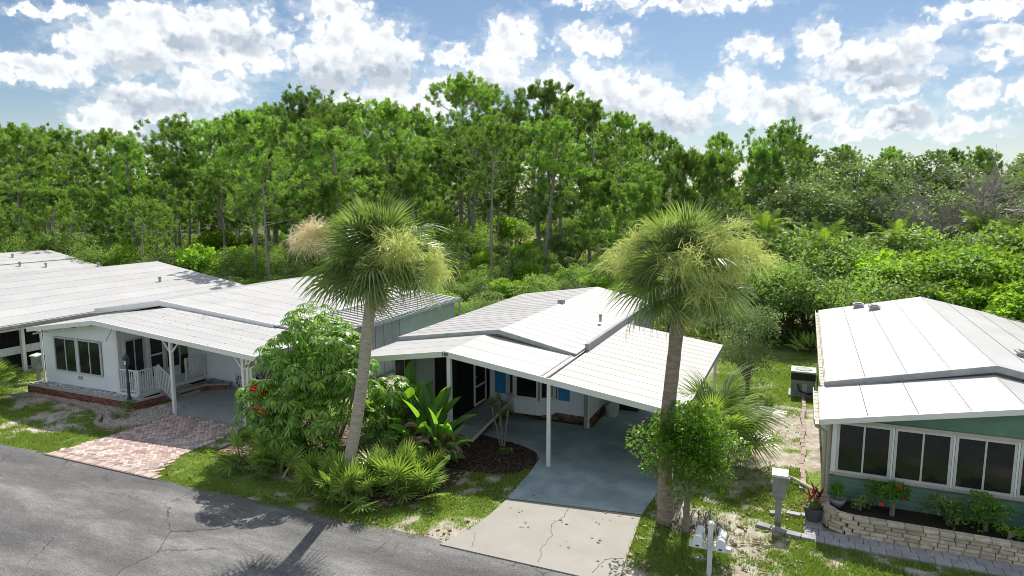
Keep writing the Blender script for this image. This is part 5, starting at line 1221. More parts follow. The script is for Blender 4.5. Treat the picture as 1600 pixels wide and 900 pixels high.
def ellipsoid_clumps(c, r, n, cr, rs, low=-.3):
    out = []
    for i in range(n):
        u = rs.uniform(low, 1); a = rs.uniform(0, 2 * pi); q = math.sqrt(max(0, 1 - u * u)); f = rs.uniform(.45, .95) if i % 4 else rs.uniform(.1, .6)
        out.append(((c[0] + r[0] * q * cos(a) * f, c[1] + r[1] * q * sin(a) * f, c[2] + r[2] * u * f), cr * rs.uniform(.6, 1.25)))
    return out
def branches(mb, base, clumps, rs, r0, trunk_h, n=None, lean=(0, 0), segs=7):
    top = Vector(base) + Vector((lean[0], lean[1], trunk_h)); mb.tube([Vector(base) - Z3 * .1, Vector(base).lerp(top, .5) + Vector((rs.uniform(-.05, .05), rs.uniform(-.05, .05), 0)) * trunk_h * .3, top], [r0, r0 * .8, r0 * .65], 8, jit=.05)
    for c, r in (rs.sample(clumps, n) if n and n < len(clumps) else clumps):
        c = Vector(c); s = Vector(base).lerp(top, rs.uniform(.6, 1)); m_ = s.lerp(c, .5) + Vector((rs.uniform(-.1, .1), rs.uniform(-.1, .1), .12)) * (c - s).length; mb.tube([s, m_, c], [r0 * .42, r0 * .26, r0 * .1], 5, cap=False)
def bush(name, label, cat, loc, r, h, n_clump, cr, n_leaf, size, asp, m, seed, stems=4, base_h=.15, extra=None, group=None, stem_m=None, low=-.35):
    rs = random.Random(seed); nr = np.random.RandomState(seed); t = thing(name, label, cat, loc, group)
    cl = ellipsoid_clumps((loc[0], loc[1], loc[2] + base_h + (h - base_h) * .5), (r[0], r[1], (h - base_h) * .5), n_clump, cr, rs, low=-.9)
    mb = MB(); branches(mb, loc, cl, rs, .05 + .012 * h, max(.15, base_h + .2), n=min(len(cl), 14)); mb.build('stem', stem_m or m_stem, t)
    V, F = leaf_clumps(cl, n_leaf, size, asp, nr); V = V - np.array(loc); put(fast_mesh('foliage', V, F, m), 'foliage', t)
    if extra:
        em, k, es, nm = extra; V, F = leaf_clumps([(c, rr * 1.12) for c, rr in cl if c[2] > loc[2] + h * .3], k, es, .5, nr, inner=0); put(fast_mesh(nm, V - np.array(loc), F, em), nm, t)
    return t
bush('gardenia_bush', 'dense glossy green bush with yellow young leaves at the dark palm trunk', 'bush', (-2.12, 14.98, 0), (1.08, .85), 3.15, 42, .36, 8000, .085, .30, l_gard, 81, base_h=.85, extra=(l_tip, 420, .07, 'young_leaves'))
bush('carport_shrub', 'grey green willowy shrub behind the carport roof corner', 'shrub', (-1.75, 27.3, 0), (1.15, 1.3), 3.5, 36, .45, 6500, .10, .16, l_oak, 82, base_h=.3)
# the dry skirt and twigs under the bush
def skirt():
    t = thing('dry_bromeliad', 'clump of dry grey strap leaves under the glossy bush', 'plant', (-1.9, 15.3, 0)); V = []; F = []; rs = random.Random(3)
    for i in range(150):
        a = rs.uniform(0, 6.28); o = Vector((rs.gauss(0, .35), rs.gauss(0, .2), 0)); el = R(rs.uniform(25, 80)); d = Vector((cos(a) * cos(el), sin(a) * cos(el), sin(el))); L = rs.uniform(.3, .65); s = d.cross(Z3).normalized() * .018; b = len(V)
        V += [o + s, o - s, o + d * L * .6 + s, o + d * L * .6 - s, o + d * L - Z3 * L * .5]; F += [(b, b + 1, b + 3, b + 2), (b + 2, b + 3, b + 4)]
    put(poly_mesh('leaves', V, F, mat('grey_strap', (.20, .19, .18), (.34, .32, .30), .7, 6)), 'leaves', t)
skirt()
# planter plants
bush('planter_shrub', 'small green shrub in the bowl pot on the curved planter end', 'shrub', (1.02, 16.95, .54), (.22, .2), .34, 9, .1, 420, .06, .3, l_gard, 84, base_h=.05)
t = thing('bowl_pot', 'grey bowl pot with a small shrub on the planter end', 'pot', (1.02, 16.95, .36)); mb = MB(); mb.lathe((1.02, 16.95, .36), [(0, 0), (.10, .01), (.17, .14), (.19, .22), (.17, .22), (.15, .18), (0, .18)], 16); mb.build('bowl', m_metal, t, True)
bush('hibiscus', 'hibiscus with pale forked stem and a red bloom in the planter', 'shrub', (2.15, 16.95, .36), (.48, .30), .72, 14, .15, 800, .075, .36, l_gard, 85, base_h=.35, extra=(l_red, 5, .10, 'bloom'))
bush('planter_shrub', 'wide loose shrub in the middle of the stone planter', 'shrub', (3.25, 16.95, .36), (.48, .33), .62, 16, .14, 900, .08, .2, l_scrub, 86, base_h=.1)
bush('planter_shrub', 'taller bushy shrub under the second window of the green wall', 'shrub', (3.95, 16.95, .36), (.45, .33), .72, 15, .15, 900, .08, .25, l_gard, 87, base_h=.1)
bush('ixora', 'planter shrub with coral flower heads at the right picture edge', 'shrub', (4.95, 16.85, .36), (.40, .33), .80, 13, .15, 800, .08, .3, l_gard, 88, base_h=.1, extra=(l_orange, 60, .08, 'flowers'))
bush('planter_ground_cover', 'low leafy filler beside the bowl pot', 'shrub', (1.5, 17.0, .36), (.22, .2), .30, 8, .1, 260, .06, .3, l_scrub, 89, base_h=.02)
bush('planter_ground_cover', 'low leafy filler between the two tallest planter shrubs', 'shrub', (4.3, 16.6, .36), (.35, .15), .30, 8, .1, 300, .06, .3, l_bright, 90, base_h=.02)
bush('lamp_shrub', 'small yellow green tuft at the foot of the garden lamp', 'shrub', (-21.65, 16.05, 0), (.28, .25), .42, 9, .12, 420, .06, .22, l_scrub, 91, base_h=.02)
bush('gravel_weed', 'low dark green plant spreading on the river gravel', 'plant', (-21.3, 15.5, 0), (.45, .22), .14, 7, .08, 300, .06, .3, l_oak, 92, base_h=.0)
bush('twiggy_shrub', 'small round leaved shrub with a bare stake by the leaning palm', 'shrub', (-11.95, 14.25, 0), (.45, .4), .75, 14, .15, 650, .075, .42, l_scrub, 93, base_h=.05)
bush('dark_shrub', 'shadowed leafy shrub filling the bed behind the palmettos', 'shrub', (-10.6, 15.4, 0), (.75, .6), 1.0, 18, .2, 1100, .09, .3, l_oak, 94, base_h=.05)
bush('dark_shrub', 'dark shrub under the low umbrella tree next to the lawn', 'shrub', (-12.9, 14.35, 0), (.8, .5), .7, 16, .2, 1000, .08, .3, l_oak, 95, base_h=.0)
def ti_pot():
    x, y = .52, 16.72; t = thing('planter_pot', 'ribbed dark pot on the paving before the planter wall', 'pot', (x, y, .045)); mb = MB(); P = []
    mb.lathe((x, y, .045), [(0, 0), (.14, 0), (.19, .16), (.20, .28), (.215, .29), (.215, .32), (.18, .32), (.17, .28), (0, .28)], 18); mb.build('pot', m_terra, t)
    for k in range(18):
        a = k * pi / 9; mb = MB(); mb.bar((x + .145 * cos(a), y + .145 * sin(a), .06), (x + .203 * cos(a), y + .203 * sin(a), .30), .02); mb.build('rib', m_terra, t)
    t = thing('ti_plant', 'red leaved ti plant standing in the ribbed dark pot', 'plant', (x, y, .33)); leaf = paddle('leaf', l_ti, .12, .34, .045, .9, 7); rs = random.Random(2); mb = MB()
    for (dx, dy, h) in ((0, 0, .36), (.10, .05, .26), (-.08, .03, .2)):
        mb.tube([(x + dx * .3, y + dy * .3, .3), (x + dx, y + dy, .33 + h)], [.018, .014], 6)
        for i in range(13):
            el = R(80 - 75 * i / 13); az = i * 2.4 + dx; d = Vector((cos(az) * cos(el), sin(az) * cos(el), sin(el))); put(leaf, 'leaf', t, M=Matrix.Translation((dx, dy, h - .02 * i)) @ frame(d) @ Matrix.Scale(rs.uniform(.5, .72), 4))
    mb.build('stem', m_stem, t)
    bush('pot_filler', 'green trailing leaves at the rim of the ribbed pot', 'plant', (x, y - .02, .34), (.2, .2), .16, 8, .07, 240, .05, .35, l_scrub, 97, base_h=.0)
ti_pot()

# ================================================================== THE PINE WOOD AND THE SCRUB
def pine_proto(seed, H=18.0, crown=.5, width=3.4, tufts=230, lean=.6):
    """trunk with limbs, and a crown of needle pompoms at the twig ends"""
    rs = random.Random(seed); nr = np.random.RandomState(seed); mb = MB(); n = 9; ph = rs.uniform(0, 6)
    P = [Vector((lean * sin(ph + i / n * 2.2) * (i / n), lean * cos(ph + i / n * 2.6) * (i / n), H * i / n)) for i in range(n + 1)]
    r0 = .235 * H / 18; mb.tube([P[0] - Z3 * .2] + P, [r0 * 1.3] + [r0 * (1 - .78 * (i / n) ** 1.2) for i in range(n + 1)], 8, cap=False, jit=.06)
    def at(f): f = min(f, .999) * n; k = int(f); return P[k].lerp(P[k + 1], f - k)
    ends = []; nb = 26
    for b in range(nb):
        f = (1 - crown) + crown * (b + rs.random()) / nb; t = (f - (1 - crown)) / crown; az = b * 2.4 + rs.uniform(-.5, .5)
        L = width * (math.sin(pi * min(1, .25 + t * .72)) ** .8) * rs.uniform(.55, 1.15); el = R(rs.uniform(0, 22) + 45 * t ** 2); d = Vector((cos(az) * cos(el), sin(az) * cos(el), sin(el))); s = at(f); q = [s]
        for k in range(1, 4): q.append(s + d * L * k / 3 + Z3 * (L * .10 * (k / 3) ** 2 + rs.uniform(-.12, .12)) + Vector((rs.uniform(-.1, .1), rs.uniform(-.1, .1), 0)) * L)
        mb.tube(q, [r0 * .24, r0 * .17, r0 * .11, r0 * .05], 4, cap=False)
        for k in range(rs.randint(9, 14)):
            u = rs.uniform(.62, 1.0); i = min(2, int(u * 3)); p = q[i].lerp(q[i + 1], min(1, u * 3 - i)); e = p + Vector((rs.gauss(0, .42), rs.gauss(0, .42), rs.gauss(.35, .34))) * (width / 3.4) * 1.05
            if True: mb.tube([p, e], [r0 * .07, r0 * .03], 3, cap=False)
            ends.append(e)
    for k in range(10): ends.append(P[-1] + Vector((rs.gauss(0, .5), rs.gauss(0, .5), rs.uniform(-.7, .5))))
    for k in range(7):                                     # dead snags below the crown
        f = (1 - crown) * rs.uniform(.45, 1); az = rs.uniform(0, 6.28); s = at(f); mb.tube([s, s + Vector((cos(az), sin(az), rs.uniform(-.1, .4))) * rs.uniform(.6, 1.8)], [.035, .012], 3, cap=False)
    rs.shuffle(ends); ends = ends[:tufts]; E = np.array([tuple(e) for e in ends]); m = len(E); K = 58
    c = np.repeat(E, K, 0); N = len(c); q = nr.randn(N, 3); q /= np.linalg.norm(q, axis=1)[:, None]
    ax = np.stack([E[:, 0] * .16 + nr.randn(m) * .25, E[:, 1] * .16 + nr.randn(m) * .25, np.full(m, 1.0)], -1); ax /= np.linalg.norm(ax, axis=1)[:, None]; ax = np.repeat(ax, K, 0); sz = np.repeat(.75 + .5 * nr.rand(m), K)[:, None]
    c = c + ax * nr.uniform(-.50, .12, (N, 1)) * sz; d = q - ax * (q * ax).sum(1)[:, None] * .8 + ax * .75; d /= np.linalg.norm(d, axis=1)[:, None]
    L = (.30 + .20 * nr.rand(N))[:, None] * sz; s = np.cross(d, nr.randn(N, 3)); s /= np.linalg.norm(s, axis=1)[:, None]; w = .042
    V = np.stack([c - s * w * .5, c + d * L * .62 + s * w, c + d * L, c + d * L * .62 - s * w], 1).reshape(-1, 3)
    return mb.mesh('trunk', m_bark, smooth=True), fast_mesh('crown', V, np.arange(N * 4).reshape(-1, 4), l_pine)
PINES = [pine_proto(1, 18, .46, 4.8, 270), pine_proto(2, 18, .38, 4.2, 240, .9), pine_proto(3, 18, .56, 4.2, 270), pine_proto(4, 18, .42, 5.4, 280, .4), pine_proto(5, 18, .34, 4.2, 220, 1.1), pine_proto(6, 12, .84, 4.0, 280, .3), pine_proto(7, 12, .68, 3.5, 250, .6)]
def plant_tree(protos, k, loc, h, hp, label, cat, name, group, sx=1.0):
    t = thing(name, label, cat, loc, group, rz=random.uniform(0, 6.28)); s = h / hp * (.91 if protos is PINES else 1); M = Matrix.Diagonal((s * sx, s * sx, s, 1))
    for me, nm in zip(protos[k], ('trunk', 'crown')): put(me, nm, t, M=M)
    return t
NAMED = []
LAND = [(-90, 'beyond the left edge'), (-60, 'over the farthest roof'), (-52.5, 'over the long roof'), (-43.5, 'over the porch house'), (-39.5, 'left of leaning palm'), (-36, 'behind leaning palm'), (-31.5, 'right of leaning palm'), (-27, 'over carport house left slope'), (-22.5, 'over carport house ridge'), (-18, 'over carport house right slope'), (-13.5, 'behind upright palm'), (-7.5, 'right of upright palm'), (-3, 'over the side yard'), (2, 'over green house left eave'), (6, 'over green house left slope'), (9.2, 'over green house ridge'), (11.8, 'over green house right slope')]
def auto_label(t, what, rows, x, y):
    az = math.degrees(math.atan2(x, y)); d = math.hypot(x, y); lm = [n for a, n in LAND if az >= a] or [LAND[0][1]]
    row = [r for q, r in rows if d >= q][-1]; t['label'] = f'{what} {row} {lm[-1]}'; NAMED.append((t, az))
ORDER = ['leftmost', 'second from left', 'third from left', 'fourth from left', 'fifth from left', 'sixth from left', 'seventh from left', 'eighth from left']
def settle_labels():
    by = {}
    for t, az in NAMED: by.setdefault(t['label'], []).append((az, t))
    for lab, L in by.items():
        if len(L) == 1: continue
        L.sort(key=lambda q: q[0])
        for i, (az, t) in enumerate(L):
            w = ('left of two' if i == 0 else 'right of two') if len(L) == 2 else ('rightmost' if i == len(L) - 1 else ORDER[min(i, 7)])
            t['label'] = f'{lab}, {w}'
FORM = ['round crowned pine', 'slender pine', 'long crowned pine', 'wide crowned pine', 'high topped pine', 'bushy pine', 'small dense pine']
ROWS = [(0, 'first in line'), (52, 'second in line'), (62, 'inside the wood'), (74, 'deep in wood'), (88, 'at the back')]
TONE = ['yellowish', 'greyish', 'bright green', 'mottled']
PN = [(-38.6,74.6,22.3,0),(-25.7,67.3,19.4,1),(-38.9,83.4,22.3,1),(-21.9,72.8,18.0,2),(-26.8,77.5,18.5,3),(-34.7,80.9,19.3,1),(-38.7,58.3,17.1,0),(-41.5,68.4,17.6,2),(-45.0,61.2,17.0,3),(-52.3,65.7,18.2,0),(-46.2,55.2,17.4,3),(-52.5,57.7,17.3,2),(-43.1,44.6,14.6,1),(-58.0,55.1,15.7,0),(-62.0,53.7,15.3,3),(-59.1,46.1,13.5,2),(-70.8,52.2,15.0,0),(-70.4,47.6,14.0,3),(-67.4,43.1,14.0,2),(-65.0,39.4,14.1,0),(-68.1,38.1,14.3,3),(-21.2,81.3,17.6,0),(-21.1,92.6,17.2,2),(-19.2,98.1,16.3,0),(-9.3,57.2,11.3,5),(-6.8,56.6,10.9,5),(-12.4,111.3,17.1,4),(-4.6,75.9,12.7,6),(-2.9,79.9,14.8,3),(-0.3,95.0,13.9,2),(5.3,109.9,14.7,4),(10.2,114.6,14.6,4),(17.2,110.7,13.9,4),(19.2,102.2,13.7,2),(25.1,107.1,12.0,4)]
PN_LABEL = {0: 'tallest pine with a rounded open crown rising above the whole wood', 1: 'tall pine with bare trunk and open crown against the clouds behind the carport house', 3: 'broad dense pine just right of the open crowned tall pine', 6: 'flat topped pine rising behind the leaning cabbage palm', 10: 'high crowned pine above the roof of the white porch house', 24: 'round bushy pine behind the upright cabbage palm', 25: 'round bushy pine touching the scrub right of the upright palm', 28: 'dark pine standing highest above the broadleaf scrub on the right', 26: 'far umbrella shaped pine alone on the skyline behind the round bushy pines', 12: 'slender pine near the wood edge behind the long white roof'}
for i, (x, y, h, k) in enumerate(PN):
    lab = PN_LABEL.get(i) or 'pine'
    t = plant_tree(PINES, k, (x, y, 0), h, 18 if k < 5 else 12, lab, 'pine tree', 'pine_tree', 'pines of the wood behind the houses', 1.0 if k >= 5 else random.uniform(1.0, 1.2))
    if i not in PN_LABEL: auto_label(t, ('tall ' if h > 16 else '') + FORM[k], [(0, 'on near skyline'), (70, 'on middle skyline'), (90, 'on far skyline')], x, y)
PF = [(-16.0,57.1,9.8),(-79.8,42.4,12.7),(-48.0,39.1,9.3),(-65.6,64.1,14.4),(-65.8,55.0,10.5),(-71.6,34.3,10.7),(-64.1,31.6,10.4),(-52.9,80.5,18.9),(-36.9,38.1,9.5),(-41.8,50.6,13.1),(-36.9,45.8,14.7),(-32.7,43.4,13.8),(-18.9,86.9,11.3),(-74.5,47.7,13.5),(-87.5,44.5,13.9),(-20.5,55.1,15.3),(-53.2,70.9,17.4),(-34.5,75.7,16.7),(-10.6,47.0,9.3),(-31.5,51.3,13.1),(-60.7,41.0,10.9),(-52.7,40.7,9.4),(-74.8,53.9,11.1),(-59.3,50.5,13.7),(-49.4,86.9,17.9),(-75.4,41.6,11.1),(-72.4,38.7,13.9),(-76.8,36.4,11.3),(-56.1,77.4,18.7),(-30.2,38.9,9.6),(-74.5,62.6,12.4),(-17.5,78.2,14.6),(-45.0,81.6,21.1),(-63.9,46.9,10.0),(-50.1,48.4,13.9),(-31.1,62.3,18.6),(-80.6,48.6,12.8),(-22.2,61.3,15.9),(-55.2,45.0,11.7),(-35.8,62.9,17.4),(-72.1,58.1,11.6),(-38.8,53.6,14.0),(-64.4,75.0,18.0),(-34.2,57.3,12.5),(-60.2,34.0,13.1),(-59.6,64.0,17.7),(-77.7,59.3,13.0),(-62.0,69.9,19.1),(-19.4,67.9,13.5),(-25.1,54.1,14.8),(-53.4,53.6,12.9),(-68.3,60.3,14.6),(-42.4,89.7,20.9),(-56.6,61.3,14.4),(-47.1,73.2,15.2),(-11.9,53.6,8.4),(-67.3,72.2,16.0),(-46.4,50.7,15.3),(-44.9,35.5,8.2),(-28.9,93.6,18.5),(-71.6,69.2,13.7),(-48.9,80.4,18.6),(-40.2,63.1,14.7),(-65.7,50.6,12.0),(-33.6,36.2,10.9),(-57.2,68.7,14.9),(-60.4,78.8,16.6),(-56.1,36.6,10.4),(-39.8,79.0,20.1),(-34.6,69.6,20.3),(-16.7,72.8,14.2)]
for i, (x, y, h) in enumerate(PF):
    h *= .92 if math.hypot(x, y) < 60 else .78
    k = (5 if h < 10.5 and i % 2 else 6 if h < 12 and i % 3 == 0 else (4, 1, 0, 4, 3)[i % 5] if y < 60 else i % 5); d = math.hypot(x, y)
    lab = 'pine'
    t = plant_tree(PINES, k, (x, y, 0), h, 18 if k < 5 else 12, lab, 'pine tree', 'pine_tree', 'pines inside the wood', random.uniform(1.0, 1.25) if h > 12 else 1.15)
    auto_label(t, ('tall ' if h > 16 else 'low ' if h < 11 else '') + FORM[k], ROWS, x, y)
PB = [(-128.8,54.6,11.9),(-116.1,52.8,16.4),(-126.5,63.4,17.5),(-127.4,68.4,16.3),(-117.4,69.8,17.0),(-113.3,72.6,16.1),(-111.2,77.6,15.2),(-99.8,76.7,14.6),(-97.0,81.1,15.7),(-108.9,98.6,18.4),(-89.6,89.1,20.7),(-83.8,95.6,21.7),(-75.1,93.9,22.1),(-73.4,100.7,21.3),(-80.5,123.1,25.9),(-84.7,146.9,31.3),(-74.9,157.2,34.7),(-64.3,150.8,27.3),(-54.9,153.1,30.3),(-42.9,147.0,23.5),(-35.8,144.4,21.2),(-24.4,134.5,15.4),(-16.4,126.8,15.1),(-8.3,138.1,14.3),(-2.5,119.2,16.2),(4.4,140.6,13.9),(10.8,136.4,12.8),(15.5,132.6,12.7),(22.1,144.6,12.0),(23.7,116.9,12.4),(31.0,127.0,10.3),(37.7,135.6,10.8),(39.3,126.1,10.2),(40.1,113.1,12.5)]
for i, (x, y, h) in enumerate(PB): auto_label(plant_tree(PINES, 5 + i % 2, (x, y, 0), min(h, 25), 12, 'pine', 'pine tree', 'pine_tree', 'distant pines at the back', 1.0), FORM[5 + i % 2], [(0, 'far behind wood')], x, y)

def oak_proto(seed, H=8.0, W=3.6, n_leaf=5200, size=.26, m=None, asp=.36, clump=.95, nc=40, low=-.75):
    rs = random.Random(seed); nr = np.random.RandomState(seed); cl = ellipsoid_clumps((0, 0, H * .56), (W, W, H * .44), nc, clump, rs); cl = [((c[0], c[1], max(c[2], r * .7)), r) for c, r in cl]
    mb = MB(); branches(mb, (0, 0, 0), cl, rs, .16 * H / 8, H * .3, n=18); V, F = leaf_clumps(cl, n_leaf, size, asp, nr)
    return mb.mesh('trunk', m_bark2, smooth=True), fast_mesh('crown', V, F, m or l_oak)
OAKS = [oak_proto(11), oak_proto(12, W=4.2), oak_proto(13, W=3.0, m=l_scrub), oak_proto(14, W=3.8, nc=52, clump=.8)]
OK = [(-4.7,98.2,11.5),(-0.0,88.7,11.4),(3.4,91.8,12.1),(9.2,97.5,11.2),(12.9,92.7,12.0),(17.7,90.0,10.6),(22.7,92.6,11.6),(25.0,87.8,11.0),(-4.5,74.7,8.2),(-2.5,74.4,8.8),(2.0,71.9,9.3),(4.2,68.7,9.6),(7.3,69.7,8.6),(12.2,71.9,8.5),(13.7,67.0,8.4),(16.5,67.0,9.1),(17.7,63.7,9.0),(-4.4,52.8,7.3),(-1.5,55.7,7.6),(0.6,56.9,7.8),(4.0,56.3,7.7),(6.1,57.1,6.9),(9.4,54.7,7.3),(11.2,56.6,6.6),(13.3,54.7,7.3),(15.4,53.5,7.6)]
for i, (x, y, h) in enumerate(OK):
    t = plant_tree(OAKS, i % 4 if i % 4 != 2 else 3, (x, y, 0), h, 8.0, 'oak', 'oak tree', 'oak_tree', 'oaks behind the green house', 1.15)
    auto_label(t, ['broad grey oak', 'spreading grey oak', 'x', 'knobbly grey oak'][i % 4 if i % 4 != 2 else 3], [(0, 'in the nearest row'), (62, 'in the middle row'), (80, 'in the far row')], x, y)
SHRUBS = [oak_proto(21, 4.5, 2.1, 3600, .17, l_scrub, .36, .62, 34), oak_proto(22, 4.5, 2.4, 3600, .15, l_oak, .3, .6, 34), oak_proto(23, 4.5, 2.0, 3000, .21, l_bright, .42, .6, 30), oak_proto(24, 4.5, 2.6, 3800, .15, l_scrub, .28, .6, 40)]
SR = [(-2.0,43.8,5.5),(-0.6,43.6,5.0),(0.9,43.7,5.9),(3.2,44.2,5.1),(4.5,46.3,5.1),(6.0,43.0,5.0),(7.6,44.2,6.0),(8.8,43.0,5.6),(10.1,41.9,5.9),(11.5,42.0,6.0),(12.5,41.3,5.3),(-1.9,38.8,4.6),(-0.4,39.2,4.3),(1.1,40.1,4.5),(2.9,38.9,5.0),(4.4,39.7,4.7),(5.7,39.1,4.8),(6.4,38.2,5.2),(7.7,38.7,5.2),(9.1,39.2,4.3),(9.8,37.7,4.5),(-0.7,37.4,3.7),(0.3,37.6,3.9),(2.2,35.6,3.7),(3.1,35.9,3.8),(4.5,35.5,3.5),(5.8,35.6,3.6),(6.8,35.7,3.8),(8.0,34.6,3.8),(9.3,34.9,4.0),(10.0,33.8,4.2),(-3.5,41,4.2),(-5,43,4.4),(-4.0,37.5,3.0),(-3.2,34.6,2.6)]
for i, (x, y, h) in enumerate(SR):
    br = (3.4 < x < 6.2 and 37 < y < 42) or (x > 6.5 and y < 39.5); k = 2 if br else (0, 1, 3)[i % 3]
    t = plant_tree(SHRUBS, k, (x, y, 0), h, 4.5, 'shrub', 'shrub', 'scrub_shrub', 'scrub behind the green house', 1.15)
    auto_label(t, TONE[k] + ' scrub shrub', [(0, 'in the front row'), (37, 'in the second row'), (42, 'in the third row')], x, y)
UN = [(-22.1,38.6,2.2),(-20.3,39.5,2.4),(-19.0,40.4,2.2),(-17.0,38.9,2.4),(-14.9,38.3,2.9),(-15.2,41.8,2.4),(-13.1,41.3,2.5),(-12.5,43.1,2.4),(-10.2,43.3,2.1),(-35.4,37.1,3.0),(-32.0,36.9,3.2),(-32.3,39.9,2.6),(-30.4,40.8,3.2),(-30.0,42.3,3.2),(-26.7,40.8,3.3),(-26.1,44.8,2.4),(-23.4,42.3,3.2),(-21.9,44.6,2.7),(-20.3,47.2,3.0),(-18.7,46.7,2.7),(-16.2,48.0,2.5),(-15.2,49.7,2.6),(-12.5,49.6,2.9),(-11.1,47.4,2.7),(-50.1,36.4,3.7),(-51.0,36.1,3.9),(-51.9,36.8,3.4),(-47.9,36.9,3.8),(-47.6,38.7,3.3),(-44.5,39.1,3.6),(-43.0,40.5,3.0),(-43.0,43.2,3.5),(-40.4,44.0,3.4),(-40.9,47.6,3.4),(-37.6,49.2,2.7),(-36.7,51.0,2.9),(-33.4,52.3,3.1),(-29.7,50.5,3.4),(-27.6,51.8,3.5),(-26.8,55.7,2.5),(-25.8,58.1,2.2),(-21.1,55.1,3.4),(-19.7,58.9,2.5),(-15.5,56.7,2.8),(-15.3,61.3,2.4),(-43.6,35.4,3.9),(-40.3,34.6,4.0),(-39.7,35.3,4.1),(-38.2,37.0,3.8),(-37.9,40.0,4.1),(-36,34.2,2.6),(-33,34.0,2.2),(-30.5,34.4,2.6),(-28,34.2,2.2),(-25.5,34.5,2.4),(-23,33.8,2.2),(-20,34.5,2.4),(-18,33.6,2.0),(-15.8,34.2,2.2),(-71.7,33.1,5.1),(-67.1,34.6,5.0),(-62.1,36.4,5.2),(-62.7,37.4,4.2),(-66.1,42.8,4.2),(-60.5,43.1,4.3),(-62.7,48.2,4.0),(-57.5,49.1,3.5),(-53.6,50.5,4.2),(-52.4,53.8,3.9),(-49.4,57.3,3.2),(-49.8,62.0,4.0),(-42.7,59.4,4.3),(-40.1,62.4,3.9),(-58,37,4.4),(-55,38.5,4.2),(-9,38.5,2.8),(-7.5,40.5,3.2),(-6.5,36.5,2.4),(-8.5,34.5,2.0),(-11.5,35.5,2.2),(-13.3,36.6,2.1)] + [(round(-46 + 33 * random.random(), 1), round(58 + 48 * random.random(), 1), round(2.6 + 2.6 * random.random(), 1)) for _ in range(80)]
for i, (x, y, h) in enumerate(UN):
    k = (0, 3, 1, 2)[i % 4]; t = plant_tree(SHRUBS, k, (x, y, 0), h, 4.5, 'bush', 'bush', 'undergrowth_bush', 'undergrowth of the pine wood', 1.0 * max(1, 3 / h))
    auto_label(t, TONE[k] + ' undergrowth bush', [(0, 'at the wood edge'), (46, 'just inside wood'), (56, 'among the trunks'), (68, 'deep among trunks')], x, y)

def far_wood():
    rs = np.random.RandomState(12); cl = []
    for i in range(420):
        a = rs.uniform(-1.25, .45); d = rs.uniform(150, 215); h = rs.uniform(3, 9.5)
        cl.append(((d * sin(a), d * cos(a), h * .55), h * .62))
    V, F = leaf_clumps(cl, 60000, 1.0, .4, rs, inner=.1)
    tag(put(fast_mesh('far_wood', V, F, l_oak), 'far_wood'), 'dull green far wood closing the view behind the pines', 'woods', kind='stuff')
far_wood()

# palmetto ground cover between the trunks
def ground_cover():
    n = 2600; x = RNG.uniform(-95, 2, n); y = RNG.uniform(34, 92, n); k = (y > 34.5) & ~((x < -47) & (y < 36)) & (np.hypot((x + 26) / 9, (y - 92) / 14) > 1.1); x, y = x[k], y[k]
    k = fbm(x, y, .12, 3, 9) > .40; x, y = x[k], y[k]; n = len(x); B = 40; c = np.repeat(np.stack([x, y, np.zeros(n)], -1), B, 0); N = n * B; s0 = np.repeat(.5 + .7 * RNG.rand(n), B)
    az = RNG.rand(N) * 6.28; el = RNG.uniform(.1, 1.4, N); d = np.stack([np.cos(az) * np.cos(el), np.sin(az) * np.cos(el), np.sin(el)], -1); o = c + d * (s0 * .5)[:, None] + RNG.randn(N, 3) * np.array([.25, .25, .05]); s = np.cross(d, RNG.randn(N, 3)); s /= np.linalg.norm(s, axis=1)[:, None]; L = (s0 * .65)[:, None]; w = .05
    V = np.stack([o - s * w * .4, o + d * L * .5 + s * w, o + d * L - np.array([0, 0, .1]), o + d * L * .5 - s * w], 1).reshape(-1, 3)
    o = put(fast_mesh('palmetto_ground_cover', V, np.arange(N * 4).reshape(-1, 4), l_frondy), 'palmetto_ground_cover'); tag(o, 'palmetto and fern ground cover on the floor of the pine wood', 'ground cover', kind='stuff')
ground_cover()

# feather palms in the scrub
def feather(seed, L=2.4, droop=1.5, n=34):
    rs = random.Random(seed); V = []; F = []; P = []; p = Vector((0, 0, 0)); a = 0; N = 16
    for i in range(N + 1):
        P.append((p.copy(), a)); a -= droop / N * (1.7 * i / N); p = p + Vector((cos(a), 0, sin(a))) * L / N
    for i, (q, a) in enumerate(P): w = .022 * (1 - .8 * i / N); V += [q + Vector((0, w, 0)), q + Vector((0, -w, 0)), q + Vector((0, 0, w))]
    for i in range(N): b = 3 * i; F += [(b, b + 1, b + 4, b + 3), (b + 1, b + 2, b + 5, b + 4), (b + 2, b, b + 3, b + 5)]
    for k in range(n):
        t = .15 + .85 * k / n; i = min(N - 1, int(t * N)); q = P[i][0].lerp(P[i + 1][0], t * N - i); a = P[i][1]; fw = Vector((cos(a), 0, sin(a))); ll = .52 * math.sin(pi * min(1, .2 + .75 * t)) * rs.uniform(.85, 1.1)
        for sg in (-1, 1):
            d = (fw * .55 + Vector((0, sg, 0)) * .8 + Vector((0, 0, rs.uniform(-.1, .35)))).normalized(); b = len(V); s = fw * .022; e = q + d * ll - Z3 * ll * .45; m_ = q + d * ll * .55; V += [q - s, q + s, m_ + s, m_ - s, e]; F += [(b, b + 1, b + 2, b + 3), (b + 3, b + 2, b + 4)]
    return poly_mesh('frond', V, F, l_queen)
FEATH = [feather(1), feather(2, 2.3, 2.1), feather(3, 2.0, .9)]
